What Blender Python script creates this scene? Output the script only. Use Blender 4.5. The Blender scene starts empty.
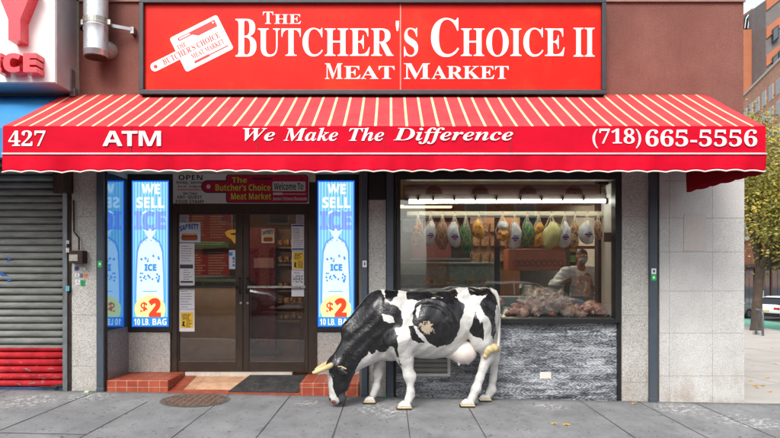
import bpy, math, random
import numpy as np
random.seed(7); np.random.seed(7)
R=math.radians
sc=bpy.context.scene; col=sc.collection
F=600.0; D=7.5; EYE=1.6; HY=272.0; CX=390.0
def P(px,py,y=0.0):
    s=(D+y)/F
    return ((px-CX)*s, y, EYE+(HY-py)*s)
def X(px,y=0.0): return (px-CX)*(D+y)/F
def Z(py,y=0.0): return EYE+(HY-py)*(D+y)/F
def gz(x,y=0.0):
    z=max(0.043-0.0187*x,-0.05)
    z=min(z,0.16)
    if y>0 and x>4.3: z-=0.04*min(y,60)
    return z

# ------------------------------------------------------------------ materials
def lin(c): return tuple(((v/255)/12.92 if v/255<=0.04045 else (((v/255)+0.055)/1.055)**2.4) for v in c)
class NT:
    def __init__(s,m): s.nt=m.node_tree; s.n=s.nt.nodes; s.l=s.nt.links
    def add(s,t,**k):
        n=s.n.new(t)
        for a,b in k.items(): setattr(n,a,b)
        return n
    def link(s,a,b): s.l.new(a,b)
    def pos(s): return s.add('ShaderNodeNewGeometry').outputs['Position']
    def noise(s,vec,scale,detail=4,rough=0.6,dist=0.0):
        n=s.add('ShaderNodeTexNoise'); n.inputs['Scale'].default_value=scale; n.inputs['Detail'].default_value=detail
        n.inputs['Roughness'].default_value=rough; n.inputs['Distortion'].default_value=dist
        if vec is not None: s.link(vec,n.inputs['Vector'])
        return n.outputs['Fac']
    def mapv(s,vec,scale):
        n=s.add('ShaderNodeMapping'); n.inputs['Scale'].default_value=scale; s.link(vec,n.inputs['Vector']); return n.outputs[0]
    def ramp(s,f,stops,interp='LINEAR'):
        n=s.add('ShaderNodeValToRGB'); n.color_ramp.interpolation=interp
        e=n.color_ramp.elements
        while len(e)<len(stops): e.new(0.5)
        for i,(p,c) in enumerate(stops):
            e[i].position=p
            if not isinstance(c,(tuple,list)): c=(c,c,c)
            e[i].color=(*c[:3],1)
        s.link(f,n.inputs[0]); return n.outputs[0]
    def math(s,op,a,b=None,c=None,clamp=False):
        n=s.add('ShaderNodeMath',operation=op); n.use_clamp=clamp
        for i,v in enumerate((a,b,c)):
            if v is None: continue
            if isinstance(v,(int,float)): n.inputs[i].default_value=v
            else: s.link(v,n.inputs[i])
        return n.outputs[0]
    def mix(s,f,a,b,mode='MIX'):
        n=s.add('ShaderNodeMix',data_type='RGBA',blend_type=mode)
        for i,v in ((0,f),(6,a),(7,b)):
            if isinstance(v,(int,float)): n.inputs[i].default_value=v if i==0 else (v,v,v,1)
            elif isinstance(v,(tuple,list)): n.inputs[i].default_value=(*v[:3],1)
            else: s.link(v,n.inputs[i])
        return n.outputs[2]
    def sep(s,vec):
        n=s.add('ShaderNodeSeparateXYZ'); s.link(vec,n.inputs[0]); return n.outputs
    def comb(s,x,y,z):
        n=s.add('ShaderNodeCombineXYZ')
        for i,v in enumerate((x,y,z)):
            if isinstance(v,(int,float)): n.inputs[i].default_value=v
            else: s.link(v,n.inputs[i])
        return n.outputs[0]
    def bump(s,h,strength=0.3,dist=0.01):
        n=s.add('ShaderNodeBump'); n.inputs['Strength'].default_value=strength; n.inputs['Distance'].default_value=dist
        s.link(h,n.inputs['Height']); return n.outputs[0]
def newmat(name):
    m=bpy.data.materials.new(name); m.use_nodes=True
    t=NT(m); b=t.n['Principled BSDF']
    return m,t,b
MATS={}
def M(name,c=None,rough=0.6,metal=0.0,var=0.12,vscale=6.0,bump=0.0,bscale=60.0,spec=0.5,coat=0.0,srgb=True,dirt=0.0):
    """general procedural paint / metal / plastic"""
    if name in MATS: return MATS[name]
    m,t,b=newmat(name)
    c=lin(c) if srgb else c
    p=t.pos()
    n=t.noise(p,vscale,5)
    lo=tuple(v*(1-var) for v in c); hi=tuple(min(1,v*(1+var)) for v in c)
    cc=t.ramp(n,[(0.3,lo),(0.7,hi)])
    if dirt>0:
        d=t.noise(t.mapv(p,(1,1,0.35)),11,6,0.7)
        dd=t.ramp(d,[(0.52,0),(0.72,dirt)])
        cc=t.mix(dd,cc,(0.09,0.075,0.06))
    t.link(cc,b.inputs['Base Color'])
    b.inputs['Metallic'].default_value=metal
    r=t.ramp(t.noise(p,vscale*4,3),[(0.3,max(0,rough-0.08)),(0.7,min(1,rough+0.08))])
    t.link(r,b.inputs['Roughness'])
    b.inputs['Specular IOR Level'].default_value=spec
    if coat: b.inputs['Coat Weight'].default_value=coat; b.inputs['Coat Roughness'].default_value=0.15
    if bump>0: t.link(t.bump(t.noise(p,bscale,4),bump,0.01),b.inputs['Normal'])
    MATS[name]=m; return m
def emat(name,c,strength=1.0,srgb=True,stripes=0.0):
    if name in MATS: return MATS[name]
    m,t,b=newmat(name); c=lin(c) if srgb else c
    b.inputs['Base Color'].default_value=(*[v*0.3 for v in c],1); b.inputs['Roughness'].default_value=0.3
    if stripes>0:
        x=t.sep(t.pos())[0]
        w=t.math('SINE',t.math('MULTIPLY',x,2*math.pi/0.042))
        f=t.math('MULTIPLY_ADD',w,0.5,0.5)
        cc=t.mix(t.math('MULTIPLY',f,stripes),c,(0.75,0.93,1.0))
        t.link(cc,b.inputs['Emission Color'])
    else: b.inputs['Emission Color'].default_value=(*c,1)
    b.inputs['Emission Strength'].default_value=strength*.86
    MATS[name]=m; return m
def glass(name,tint=(1,1,1),ior=1.5,boost=1.0,rough=0.0,dirt=0.03):
    if name in MATS: return MATS[name]
    m,t,b=newmat(name); t.n.remove(b)
    out=t.n['Material Output']
    tr=t.add('ShaderNodeBsdfTransparent'); tr.inputs[0].default_value=(*tint,1)
    gl=t.add('ShaderNodeBsdfGlossy'); gl.inputs['Roughness'].default_value=rough
    fr=t.add('ShaderNodeFresnel'); fr.inputs[0].default_value=ior
    nb=t.bump(t.noise(t.pos(),1.3,2),0.05,0.02); t.link(nb,gl.inputs['Normal'])
    f=t.math('MULTIPLY',fr.outputs[0],boost,clamp=True)
    mx=t.add('ShaderNodeMixShader'); t.link(f,mx.inputs[0]); t.link(tr.outputs[0],mx.inputs[1]); t.link(gl.outputs[0],mx.inputs[2])
    df=t.add('ShaderNodeBsdfDiffuse'); df.inputs[0].default_value=(0.5,0.5,0.5,1)
    m2=t.add('ShaderNodeMixShader')
    dn=t.ramp(t.noise(t.mapv(t.pos(),(1,1,0.4)),7,5),[(0.4,dirt*0.3),(0.75,dirt)])
    t.link(dn,m2.inputs[0]); t.link(mx.outputs[0],m2.inputs[1]); t.link(df.outputs[0],m2.inputs[2])
    t.link(m2.outputs[0],out.inputs[0]); MATS[name]=m; return m

# ------------------------------------------------------------------ mesh builder
BASE={}
class MB:
    def __init__(s): s.v=[]; s.f=[]; s.mi=[]
    def poly(s,pts,mi=0):
        i=len(s.v); s.v+= [tuple(p) for p in pts]; s.f.append(tuple(range(i,i+len(pts)))); s.mi.append(mi)
    def box(s,x0,x1,y0,y1,z0,z1,mi=0):
        if x0>x1:x0,x1=x1,x0
        if y0>y1:y0,y1=y1,y0
        if z0>z1:z0,z1=z1,z0
        i=len(s.v)
        s.v+=[(x,y,z) for z in (z0,z1) for x,y in ((x0,y0),(x1,y0),(x1,y1),(x0,y1))]
        for f in ((0,3,2,1),(4,5,6,7),(0,1,5,4),(1,2,6,5),(2,3,7,6),(3,0,4,7)):
            s.f.append(tuple(i+k for k in f)); s.mi.append(mi)
        return s
    def pbox(s,px0,py0,px1,py1,yf,yb,mi=0):      # px rect measured on the front plane y=yf
        a=P(px0,py0,yf); b=P(px1,py1,yf); return s.box(a[0],b[0],yf,yb,b[2],a[2],mi)
    def obox(s,c,ax,ay,az,hx,hy,hz,mi=0):        # oriented box
        c,ax,ay,az=map(np.array,(c,ax,ay,az)); i=len(s.v)
        for z in (-1,1):
            for x,y in ((-1,-1),(1,-1),(1,1),(-1,1)):
                s.v.append(tuple(c+ax*hx*x+ay*hy*y+az*hz*z))
        for f in ((0,3,2,1),(4,5,6,7),(0,1,5,4),(1,2,6,5),(2,3,7,6),(3,0,4,7)):
            s.f.append(tuple(i+k for k in f)); s.mi.append(mi)
        return s
    def prism(s,pts,y0,y1,mi=0):                 # polygon of (x,z) extruded in y
        n=len(pts); i=len(s.v)
        s.v+=[(p[0],y0,p[1]) for p in pts]+[(p[0],y1,p[1]) for p in pts]
        s.f.append(tuple(range(i,i+n))); s.mi.append(mi)
        s.f.append(tuple(range(i+2*n-1,i+n-1,-1))); s.mi.append(mi)
        for k in range(n):
            s.f.append((i+k,i+n+k,i+n+(k+1)%n,i+(k+1)%n)); s.mi.append(mi)
        return s
    def tube(s,pts,r,n=10,mi=0,cap=True):
        pts=[np.array(p,float) for p in pts]
        if not hasattr(r,'__len__'): r=[r]*len(pts)
        rings=[]; prev=None
        for k,p in enumerate(pts):
            d=pts[min(k+1,len(pts)-1)]-pts[max(k-1,0)]; d/=np.linalg.norm(d)+1e-9
            if prev is None:
                u=np.cross(d,(0,0,1)); 
                if np.linalg.norm(u)<1e-3: u=np.cross(d,(0,1,0))
            else: u=prev-d*np.dot(prev,d)
            u/=np.linalg.norm(u); prev=u; w=np.cross(d,u)
            i=len(s.v); rings.append(i)
            for a in range(n):
                t=2*math.pi*a/n; s.v.append(tuple(p+(u*math.cos(t)+w*math.sin(t))*r[k]))
        for k in range(len(rings)-1):
            a,b=rings[k],rings[k+1]
            for q in range(n):
                s.f.append((a+q,a+(q+1)%n,b+(q+1)%n,b+q)); s.mi.append(mi)
        if cap:
            s.f.append(tuple(rings[0]+q for q in range(n-1,-1,-1))); s.mi.append(mi)
            s.f.append(tuple(rings[-1]+q for q in range(n))); s.mi.append(mi)
        return s
    def lathe(s,c,prof,n=16,mi=0,sx=1,sy=1):     # prof (r,z)
        i=len(s.v)
        for r,z in prof:
            for a in range(n):
                t=2*math.pi*a/n; s.v.append((c[0]+r*sx*math.cos(t),c[1]+r*sy*math.sin(t),c[2]+z))
        for k in range(len(prof)-1):
            for q in range(n):
                s.f.append((i+k*n+q,i+k*n+(q+1)%n,i+(k+1)*n+(q+1)%n,i+(k+1)*n+q)); s.mi.append(mi)
        s.f.append(tuple(i+q for q in range(n-1,-1,-1))); s.mi.append(mi)
        s.f.append(tuple(i+(len(prof)-1)*n+q for q in range(n))); s.mi.append(mi)
        return s
    def sphere(s,c,r,n=12,m=8,mi=0):
        if not hasattr(r,'__len__'): r=(r,r,r)
        prof=[(max(1e-3,math.sin(math.pi*k/m)),-math.cos(math.pi*k/m)) for k in range(m+1)]
        i=len(s.v)
        s.lathe((0,0,0),prof,n,mi)
        for k in range(i,len(s.v)):
            v=s.v[k]; s.v[k]=(c[0]+v[0]*r[0],c[1]+v[1]*r[1],c[2]+v[2]*r[2])
        return s
    def build(s,name,mat,parent=None,smooth=False,bevel=0,**kw):
        me=bpy.data.meshes.new(name); b=BASE.get(parent.name,(0,0,0)) if parent else kw.get('loc',(0,0,0))
        me.from_pydata([(v[0]-b[0],v[1]-b[1],v[2]-b[2]) for v in s.v],[],s.f)
        for m in (mat if isinstance(mat,(list,tuple)) else [mat]): me.materials.append(m)
        me.polygons.foreach_set('material_index',s.mi)
        if smooth:
            me.polygons.foreach_set('use_smooth',[True]*len(me.polygons))
            try: me.set_sharp_from_angle(angle=R(45))
            except Exception: pass
        me.update()
        o=bpy.data.objects.new(name,me); col.objects.link(o)
        if parent: o.parent=parent; BASE[o.name]=b
        else: o.location=b; BASE[o.name]=b
        if bevel:
            q=o.modifiers.new('bevel','BEVEL'); q.width=bevel; q.segments=2; q.limit_method='ANGLE'
        return o
def tag(o,label=None,cat=None,group=None,kind=None):
    for k,v in (('label',label),('category',cat),('group',group),('kind',kind)):
        if v: o[k]=v
    return o
def thing(name,label,cat,loc=(0,0,0),group=None):
    o=bpy.data.objects.new(name,None); col.objects.link(o); o.location=loc; o.empty_display_size=0.1
    BASE[o.name]=tuple(loc); return tag(o,label,cat,group)

# ---- text, with the serif / sans bold alphabets of the built-in font
ALPH={'serif':(0x1D400,0x1D41A,0x1D7CE),'script':(0x1D468,0x1D482,0x1D7CE),'sans':(0x1D5D4,0x1D5EE,0x1D7EC),'sansi':(0x1D63C,0x1D656,0x1D7EC)}
def conv(s,kind):
    if kind=='plain': return s
    b=ALPH[kind]; o=''
    for c in s:
        if 'A'<=c<='Z': o+=chr(b[0]+ord(c)-65)
        elif 'a'<=c<='z': o+=chr(b[1]+ord(c)-97)
        elif '0'<=c<='9': o+=chr(b[2]+ord(c)-48)
        else: o+=c
    return o
_tc={}
def glyphs(s,kind,offset=0.0):
    k=(s,kind,offset)
    if k in _tc: return _tc[k]
    c=bpy.data.curves.new('lettering','FONT'); c.body=conv(s,kind); c.size=1; c.extrude=0.05; c.resolution_u=6; c.offset=offset
    o=bpy.data.objects.new('lettering',c); col.objects.link(o)
    bpy.context.view_layer.update()
    dg=bpy.context.evaluated_depsgraph_get()
    me=o.evaluated_get(dg).to_mesh()
    v=np.array([tuple(q.co) for q in me.vertices]); f=[tuple(p.vertices) for p in me.polygons]
    o.evaluated_get(dg).to_mesh_clear()
    bpy.data.objects.remove(o); bpy.data.curves.remove(c)
    _tc[k]=(v,f); return v,f
def txt(mb,runs,y,thick=0.004,mi=0,xf=None):
    """runs: (string, kind, px0, px1, pytop, pybottom); placed in front of plane y"""
    for r in runs:
        s,kind,x0,x1,t,b=r[:6]; off=r[6] if len(r)>6 else 0.0
        v,f=glyphs(s,kind,off)
        if not len(v): continue
        mn=v.min(0); mx=v.max(0); i=len(mb.v)
        for q in v:
            u=x0+(q[0]-mn[0])/(mx[0]-mn[0]+1e-9)*(x1-x0); w=b-(q[1]-mn[1])/(mx[1]-mn[1]+1e-9)*(b-t)
            if xf: u,w=xf(u,w)
            a=P(u,w,y); mb.v.append((a[0],y-(q[2]+0.05)/0.1*thick,a[2]))
        for q in f: mb.f.append(tuple(i+k for k in q)); mb.mi.append(mi)
    return mb
def ppoly(mb,pts,y,thick,mi=0,xf=None):
    if xf: pts=[xf(*p) for p in pts]
    q=[P(a,b,y) for a,b in pts]; area=sum(q[k][0]*q[(k+1)%len(q)][2]-q[(k+1)%len(q)][0]*q[k][2] for k in range(len(q)))
    if area<0: q=q[::-1]
    return mb.prism([(a[0],a[2]) for a in q],y-thick,y,mi)
def circ(cx,cy,rx,ry=None,n=24,a0=0,a1=360): 
    ry=ry or rx
    return [(cx+rx*math.cos(R(a0+(a1-a0)*k/n)),cy+ry*math.sin(R(a0+(a1-a0)*k/n))) for k in range(n+(0 if a1-a0==360 else 1))]
def rrect(x0,y0,x1,y1,r,n=5):
    o=[]
    for cx,cy,a in ((x1-r,y0+r,-90),(x1-r,y1-r,0),(x0+r,y1-r,90),(x0+r,y0+r,180)):
        for k in range(n+1):
            t=R(a+90*k/n); o.append((cx+r*math.cos(t),cy+r*math.sin(t)))
    return o

# ---- signed-distance modelling (smooth unions) + surface nets
def sdf_eval(prims,Xg,Yg,Zg,k):
    d=None
    for pr in prims:
        if pr[0]=='c':
            _,a,ra,b,rb,sy=(pr+(1.0,))[:6]
            ax,ay,az=a; bx,by,bz=b; ba=np.array([bx-ax,(by-ay)/sy,bz-az]); L=(ba**2).sum()+1e-9
            x=Xg-ax; y=(Yg-ay)/sy; z=Zg-az
            h=np.clip((x*ba[0]+y*ba[1]+z*ba[2])/L,0,1)
            e=np.sqrt((x-h*ba[0])**2+(y-h*ba[1])**2+(z-h*ba[2])**2)-(ra+(rb-ra)*h)
            if sy<1: e=e*(0.5+0.5*sy)
        else:
            _,c,r,ang=(pr+(0.0,))[:4]
            x=Xg-c[0]; y=Yg-c[1]; z=Zg-c[2]
            if ang:
                ca,sa=math.cos(R(ang)),math.sin(R(ang)); x,z=x*ca+z*sa,-x*sa+z*ca
            k0=np.sqrt((x/r[0])**2+(y/r[1])**2+(z/r[2])**2); k1=np.sqrt((x/r[0]**2)**2+(y/r[1]**2)**2+(z/r[2]**2)**2)+1e-6
            e=k0*(k0-1)/k1
        if d is None: d=e
        else:
            h=np.maximum(k-np.abs(d-e),0)/k; d=np.minimum(d,e)-h*h*k*0.25
    return d
def sdf_mesh(prims,res,k=0.04,disp=None,pad=0.06):
    lo=[1e9]*3; hi=[-1e9]*3
    for pr in prims:
        pts=[(pr[1],pr[2]),(pr[3],pr[4])] if pr[0]=='c' else [(pr[1],max(pr[2]))]
        for p,r in pts:
            for i in range(3): lo[i]=min(lo[i],p[i]-r-pad); hi[i]=max(hi[i],p[i]+r+pad)
    ax=[np.arange(lo[i],hi[i]+res,res,dtype=np.float32) for i in range(3)]
    Xg,Yg,Zg=np.meshgrid(*ax,indexing='ij',sparse=True)
    V=sdf_eval(prims,Xg,Yg,Zg,k)
    V=np.broadcast_to(V,(len(ax[0]),len(ax[1]),len(ax[2]))).copy()
    if disp is not None: V+=disp(Xg,Yg,Zg)
    s=V<0
    nx,ny,nz=[n-1 for n in V.shape]
    acc=np.zeros((nx,ny,nz,3),np.float32); cnt=np.zeros((nx,ny,nz),np.float32)
    corners=[(i,j,l) for i in (0,1) for j in (0,1) for l in (0,1)]
    for c0 in corners:
        for axis in range(3):
            if c0[axis]==1: continue
            c1=list(c0); c1[axis]=1
            a=V[c0[0]:c0[0]+nx,c0[1]:c0[1]+ny,c0[2]:c0[2]+nz]; b=V[c1[0]:c1[0]+nx,c1[1]:c1[1]+ny,c1[2]:c1[2]+nz]
            m=(a<0)!=(b<0); t=np.where(m,a/(a-b+1e-12),0)
            cnt+=m
            for q in range(3):
                acc[...,q]+=np.where(m,c0[q]+(t if q==axis else 0),0)
    act=cnt>0; idx=np.full((nx,ny,nz),-1,np.int64); I=np.argwhere(act); idx[act]=np.arange(len(I))
    pts=(acc[act]/cnt[act][:,None]+I)*res+np.array(lo)
    faces=[]
    for axis in range(3):
        u,w=[(1,2),(2,0),(0,1)][axis]
        sh=[slice(None)]*3; sh[axis]=slice(0,-1); sh2=list(sh); sh2[axis]=slice(1,None)
        A=s[tuple(sh)]; B=s[tuple(sh2)]
        E=np.argwhere(A!=B)
        E=E[(E[:,u]>0)&(E[:,w]>0)&(E[:,u]<[nx,ny,nz][u])&(E[:,w]<[nx,ny,nz][w])]
        if not len(E): continue
        fl=A[E[:,0],E[:,1],E[:,2]]
        q=[]
        for du,dw in ((0,0),(1,0),(1,1),(0,1)):
            c=E.copy(); c[:,u]-=du; c[:,w]-=dw; q.append(idx[c[:,0],c[:,1],c[:,2]])
        q=np.stack(q,1); q[~fl]=q[~fl][:,::-1]
        faces.append(q)
    faces=np.concatenate(faces)
    faces=faces[(faces>=0).all(1)]
    return pts,faces
def mesh_obj(name,pts,faces,mat,parent=None,loc=(0,0,0),smooth=True,attrs=None):
    b=BASE.get(parent.name,(0,0,0)) if parent else loc
    me=bpy.data.meshes.new(name); me.from_pydata((pts-np.array(b)).tolist(),[],faces.tolist()); me.materials.append(mat)
    if smooth: me.polygons.foreach_set('use_smooth',[True]*len(me.polygons))
    for k,a in (attrs or {}).items():
        at=me.attributes.new(k,'FLOAT','POINT'); at.data.foreach_set('value',np.asarray(a,np.float32))
    me.update(); o=bpy.data.objects.new(name,me); col.objects.link(o)
    if parent: o.parent=parent
    else: o.location=b
    BASE[o.name]=b
    return o

# ================================================================== SPECIAL MATERIALS
def mat_stucco():
    m,t,b=newmat('brown_stucco'); p=t.pos()
    n=t.noise(p,1.3,6,0.65); c=t.ramp(n,[(0.25,lin((112,68,60))),(0.5,lin((128,80,71))),(0.78,lin((142,95,85)))])
    st=t.ramp(t.noise(t.mapv(p,(5,5,0.35)),3,4),[(0.55,0),(0.8,0.35)])
    c=t.mix(st,c,lin((96,62,56)))
    sp=t.ramp(t.noise(p,55,3),[(0.35,0.82),(0.65,1.12)]); c=t.mix(1.0,c,sp,'MULTIPLY')
    wt=t.ramp(t.noise(t.mapv(p,(9,9,1.2)),4,6,0.75),[(0.68,0),(0.76,0.45)]); c=t.mix(wt,c,lin((185,160,150)))
    t.link(c,b.inputs['Base Color']); b.inputs['Roughness'].default_value=0.9
    t.link(t.bump(t.noise(p,70,5),0.6,0.012),b.inputs['Normal']); return m
def mat_granite(name,c1,c2,c3,sc_=130,stain=0.35,low=0.35,joint=None):
    m,t,b=newmat(name); p=t.pos(); s=t.sep(p)
    n=t.noise(p,sc_,2,0.7); c=t.ramp(n,[(0.36,lin(c1)),(0.47,lin(c2)),(0.62,lin(c3))])
    big=t.ramp(t.noise(p,2.2,5),[(0.3,0.9),(0.7,1.08)]); c=t.mix(1,c,big,'MULTIPLY')
    h=t.math('SUBTRACT',1.0,t.math('MULTIPLY',s[2],2.1),clamp=True)
    dn=t.ramp(t.noise(t.mapv(p,(1,1,0.7)),5,5,0.65),[(0.42,0),(0.62,1)])
    c=t.mix(t.math('MULTIPLY',t.math('MULTIPLY',h,dn),stain*1.6,clamp=True),c,lin((140,112,85)))
    dn2=t.ramp(t.noise(t.mapv(p,(2.5,2.5,0.6)),2.1,5),[(0.56,0),(0.75,stain*0.6)])
    c=t.mix(dn2,c,lin((150,132,112)))
    t.link(c,b.inputs['Base Color']); b.inputs['Roughness'].default_value=low
    return m
def mat_zigzag():
    m,t,b=newmat('zigzag_marble'); p=t.pos(); s=t.sep(p); x,z=s[0],s[2]
    nz=t.noise(p,5,5,0.65)
    zz=t.math('ADD',z,t.math('MULTIPLY',nz,0.10))
    row=t.math('DIVIDE',zz,0.088); fr=t.math('FRACT',row); fl=t.math('FLOOR',row)
    tri=t.math('ABSOLUTE',t.math('SUBTRACT',fr,0.5))
    blk=t.math('FLOOR',t.math('ADD',t.math('DIVIDE',x,0.33),t.math('MULTIPLY',fl,0.37)))
    wn=t.add('ShaderNodeTexWhiteNoise',noise_dimensions='2D'); t.link(t.comb(blk,fl,0),wn.inputs['Vector'])
    sg=t.math('SUBTRACT',t.math('MULTIPLY',t.math('GREATER_THAN',wn.outputs[0],0.5),2),1)
    ph=t.math('ADD',t.math('ADD',x,t.math('MULTIPLY',t.add('ShaderNodeNewGeometry').outputs['Random Per Island'],.3)),t.math('MULTIPLY',t.math('MULTIPLY',tri,sg),0.17))
    ph=t.math('ADD',ph,t.math('MULTIPLY',t.noise(p,9,2,.5),0.12))
    w=t.math('SINE',t.math('MULTIPLY',ph,2*math.pi/0.060))
    w2=t.math('SINE',t.math('MULTIPLY',ph,2*math.pi/0.027))
    v=t.math('MULTIPLY_ADD',t.math('SIGN',w),0.13,t.math('MULTIPLY_ADD',w2,0.16,0.5))
    v=t.math('ADD',v,t.math('MULTIPLY',t.math('SUBTRACT',t.noise(t.mapv(p,(3,3,22)),3.6,5,0.75),0.5),1.35))
    wn2=t.add('ShaderNodeTexWhiteNoise',noise_dimensions='2D'); t.link(t.comb(fl,blk,0),wn2.inputs['Vector'])
    v=t.math('ADD',v,t.math('MULTIPLY',t.math('SUBTRACT',wn2.outputs[0],.5),.26))
    vo=t.add('ShaderNodeTexVoronoi'); vo.inputs['Scale'].default_value=9; t.link(t.mapv(t.comb(t.math('ADD',x,t.math('MULTIPLY',t.noise(p,6,4),.12)),0,zz),(1,1,5.0)),vo.inputs['Vector'])
    vc=t.sep(vo.outputs['Color'])[0]; v=t.math('ADD',v,t.math('MULTIPLY',t.math('SUBTRACT',vc,.5),.30)); ri=t.add('ShaderNodeNewGeometry').outputs['Random Per Island']; v=t.math('ADD',v,t.math('MULTIPLY',t.math('SUBTRACT',ri,.5),.36))
    flat=t.ramp(t.math('ABSOLUTE',t.math('SUBTRACT',fr,0.5)),[(0.44,0),(0.5,0.25)])
    c=t.ramp(v,[(0.0,lin((34,36,42))),(0.32,lin((88,92,99))),(0.58,lin((132,137,144))),(0.85,lin((196,200,205)))])
    c=t.mix(flat,c,lin((80,82,88)))
    rows=t.math('FRACT',t.math('DIVIDE',z,0.305)); c=t.mix(t.ramp(rows,[(0.0,0.5),(0.018,0)]),c,lin((70,70,74)))
    c=t.mix(t.ramp(t.noise(p,2.0,4),[(0.45,0),(0.8,0.5)]),c,lin((88,88,92)))
    t.link(c,b.inputs['Base Color']); b.inputs['Roughness'].default_value=0.45; return m
def mat_sidewalk():
    m,t,b=newmat('sidewalk_concrete'); p=t.pos(); s=t.sep(p)
    n=t.noise(p,1.6,6,0.65); c=t.ramp(n,[(0.25,lin((110,111,113))),(0.5,lin((128,129,131))),(0.75,lin((147,148,149)))])
    sp=t.ramp(t.noise(p,140,3),[(0.3,0.8),(0.7,1.16)]); c=t.mix(1,c,sp,'MULTIPLY')
    # grime near the wall, gum and bird-dropping like blotches
    g=t.ramp(t.noise(t.mapv(p,(2,1,1)),3.4,5,0.7),[(0.5,0),(0.7,0.4)]); c=t.mix(g,c,lin((88,88,91)))
    gum=t.ramp(t.noise(p,17,1),[(0.69,0),(0.71,0.7)]); c=t.mix(gum,c,lin((62,62,64)))
    wy=None
    for (sx,sy,sr) in ((-4.15,-.62,.45),(-3.6,-.3,.35),(-.05,-.72,.42),(3.42,-.35,.4),(3.9,-.95,.45),(1.9,-.4,.25),(-.95,-.45,.2)):
        vd=t.add('ShaderNodeVectorMath',operation='DISTANCE'); t.link(p,vd.inputs[0]); vd.inputs[1].default_value=(sx,sy,gz(sx))
        q_=t.math('SUBTRACT',1.0,t.math('DIVIDE',vd.outputs['Value'],sr),clamp=True); wy=q_ if wy is None else t.math('MAXIMUM',wy,q_)
    wy=t.math('MULTIPLY',wy,1.8,clamp=True)
    wh=t.ramp(t.noise(p,19,5,0.75),[(0.53,0),(0.58,0.85)]); c=t.mix(t.math('MULTIPLY',wy,wh),c,lin((205,205,203)))
    gum2=t.ramp(t.noise(p,42,1),[(0.70,0),(0.72,0.55)]); c=t.mix(gum2,c,lin((70,70,72)))
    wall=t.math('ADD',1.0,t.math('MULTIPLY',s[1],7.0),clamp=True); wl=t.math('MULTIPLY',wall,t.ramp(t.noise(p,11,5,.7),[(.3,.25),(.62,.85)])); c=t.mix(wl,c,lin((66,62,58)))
    spk=t.ramp(t.noise(p,33,2,.5),[(0.72,0),(0.74,0.7)]); c=t.mix(spk,c,lin((190,188,184)))
    ck=t.add('ShaderNodeTexVoronoi',feature='DISTANCE_TO_EDGE'); ck.inputs['Scale'].default_value=.55; t.link(t.mix(.12,p,t.add('ShaderNodeTexNoise').outputs['Color']),ck.inputs['Vector'])
    t.link(c,b.inputs['Base Color']); b.inputs['Roughness'].default_value=0.8
    t.link(t.bump(t.noise(p,120,4),0.35,0.006),b.inputs['Normal']); return m
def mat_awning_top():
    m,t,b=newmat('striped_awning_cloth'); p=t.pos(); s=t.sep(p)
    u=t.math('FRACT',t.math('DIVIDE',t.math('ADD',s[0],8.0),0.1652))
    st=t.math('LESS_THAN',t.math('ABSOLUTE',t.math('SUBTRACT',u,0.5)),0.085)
    n=t.noise(p,3,5); red=t.ramp(n,[(0.3,lin((196,48,56))),(0.7,lin((214,64,70)))])  # lighter, pinker red than the valance: skylight on the slope put into the colour
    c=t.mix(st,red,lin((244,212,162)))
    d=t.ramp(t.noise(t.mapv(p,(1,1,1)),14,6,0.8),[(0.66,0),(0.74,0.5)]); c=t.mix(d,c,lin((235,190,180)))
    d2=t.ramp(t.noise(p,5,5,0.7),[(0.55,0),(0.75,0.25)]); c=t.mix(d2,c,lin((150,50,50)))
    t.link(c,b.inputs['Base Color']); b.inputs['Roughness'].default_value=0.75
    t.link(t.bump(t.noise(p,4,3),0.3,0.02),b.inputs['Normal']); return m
def mat_cloth(name,c,sub=0.25):
    m,t,b=newmat(name); p=t.pos()
    n=t.noise(t.mapv(p,(1,1,2.2)),2.4,5); cc=t.ramp(n,[(0.3,tuple(v*0.88 for v in lin(c))),(0.7,tuple(min(1,v*1.06) for v in lin(c)))])
    d=t.ramp(t.noise(t.mapv(p,(7,7,0.8)),3,5,0.7),[(0.55,0),(0.8,0.22)]); cc=t.mix(d,cc,(0.25,0.01,0.02))
    t.link(cc,b.inputs['Base Color']); b.inputs['Roughness'].default_value=0.7; b.inputs['Specular IOR Level'].default_value=.12
    t.link(t.bump(t.noise(t.mapv(p,(1,1,0.4)),6,3),0.25,0.02),b.inputs['Normal']); return m
def mat_meat(name='raw_meat'):
    if name in MATS: return MATS[name]
    m,t,b=newmat(name); p=t.pos()
    n=t.noise(p,13,5,0.7,0.6); c=t.ramp(n,[(0.30,lin((176,70,62))),(0.42,lin((220,140,124))),(0.52,lin((238,200,184))),(0.7,lin((248,230,216)))])
    t.link(c,b.inputs['Base Color']); b.inputs['Roughness'].default_value=0.3
    b.inputs['Subsurface Weight'].default_value=0.0
    t.link(t.bump(t.noise(p,30,5),0.6,0.012),b.inputs['Normal']); MATS[name]=m; return m
def mat_brick(name,c1,c2,mortar,scale=1.0,rot=0.0):
    m,t,b=newmat(name)
    tc=t.add('ShaderNodeTexCoord'); s=t.sep(tc.outputs['Object'])
    u=t.math('ADD',s[0],s[1])
    br=t.add('ShaderNodeTexBrick'); t.link(t.comb(u,s[2],0),br.inputs['Vector'])
    br.inputs['Color1'].default_value=(*lin(c1),1); br.inputs['Color2'].default_value=(*lin(c2),1); br.inputs['Mortar'].default_value=(*lin(mortar),1)
    br.inputs['Scale'].default_value=scale; br.inputs['Brick Width'].default_value=0.42; br.inputs['Row Height'].default_value=0.15; br.inputs['Mortar Size'].default_value=0.012
    big=t.ramp(t.noise(t.pos(),0.35,5),[(0.3,0.85),(0.7,1.12)])
    t.link(t.mix(1,br.outputs[0],big,'MULTIPLY'),b.inputs['Base Color']); b.inputs['Roughness'].default_value=0.85; return m
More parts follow.
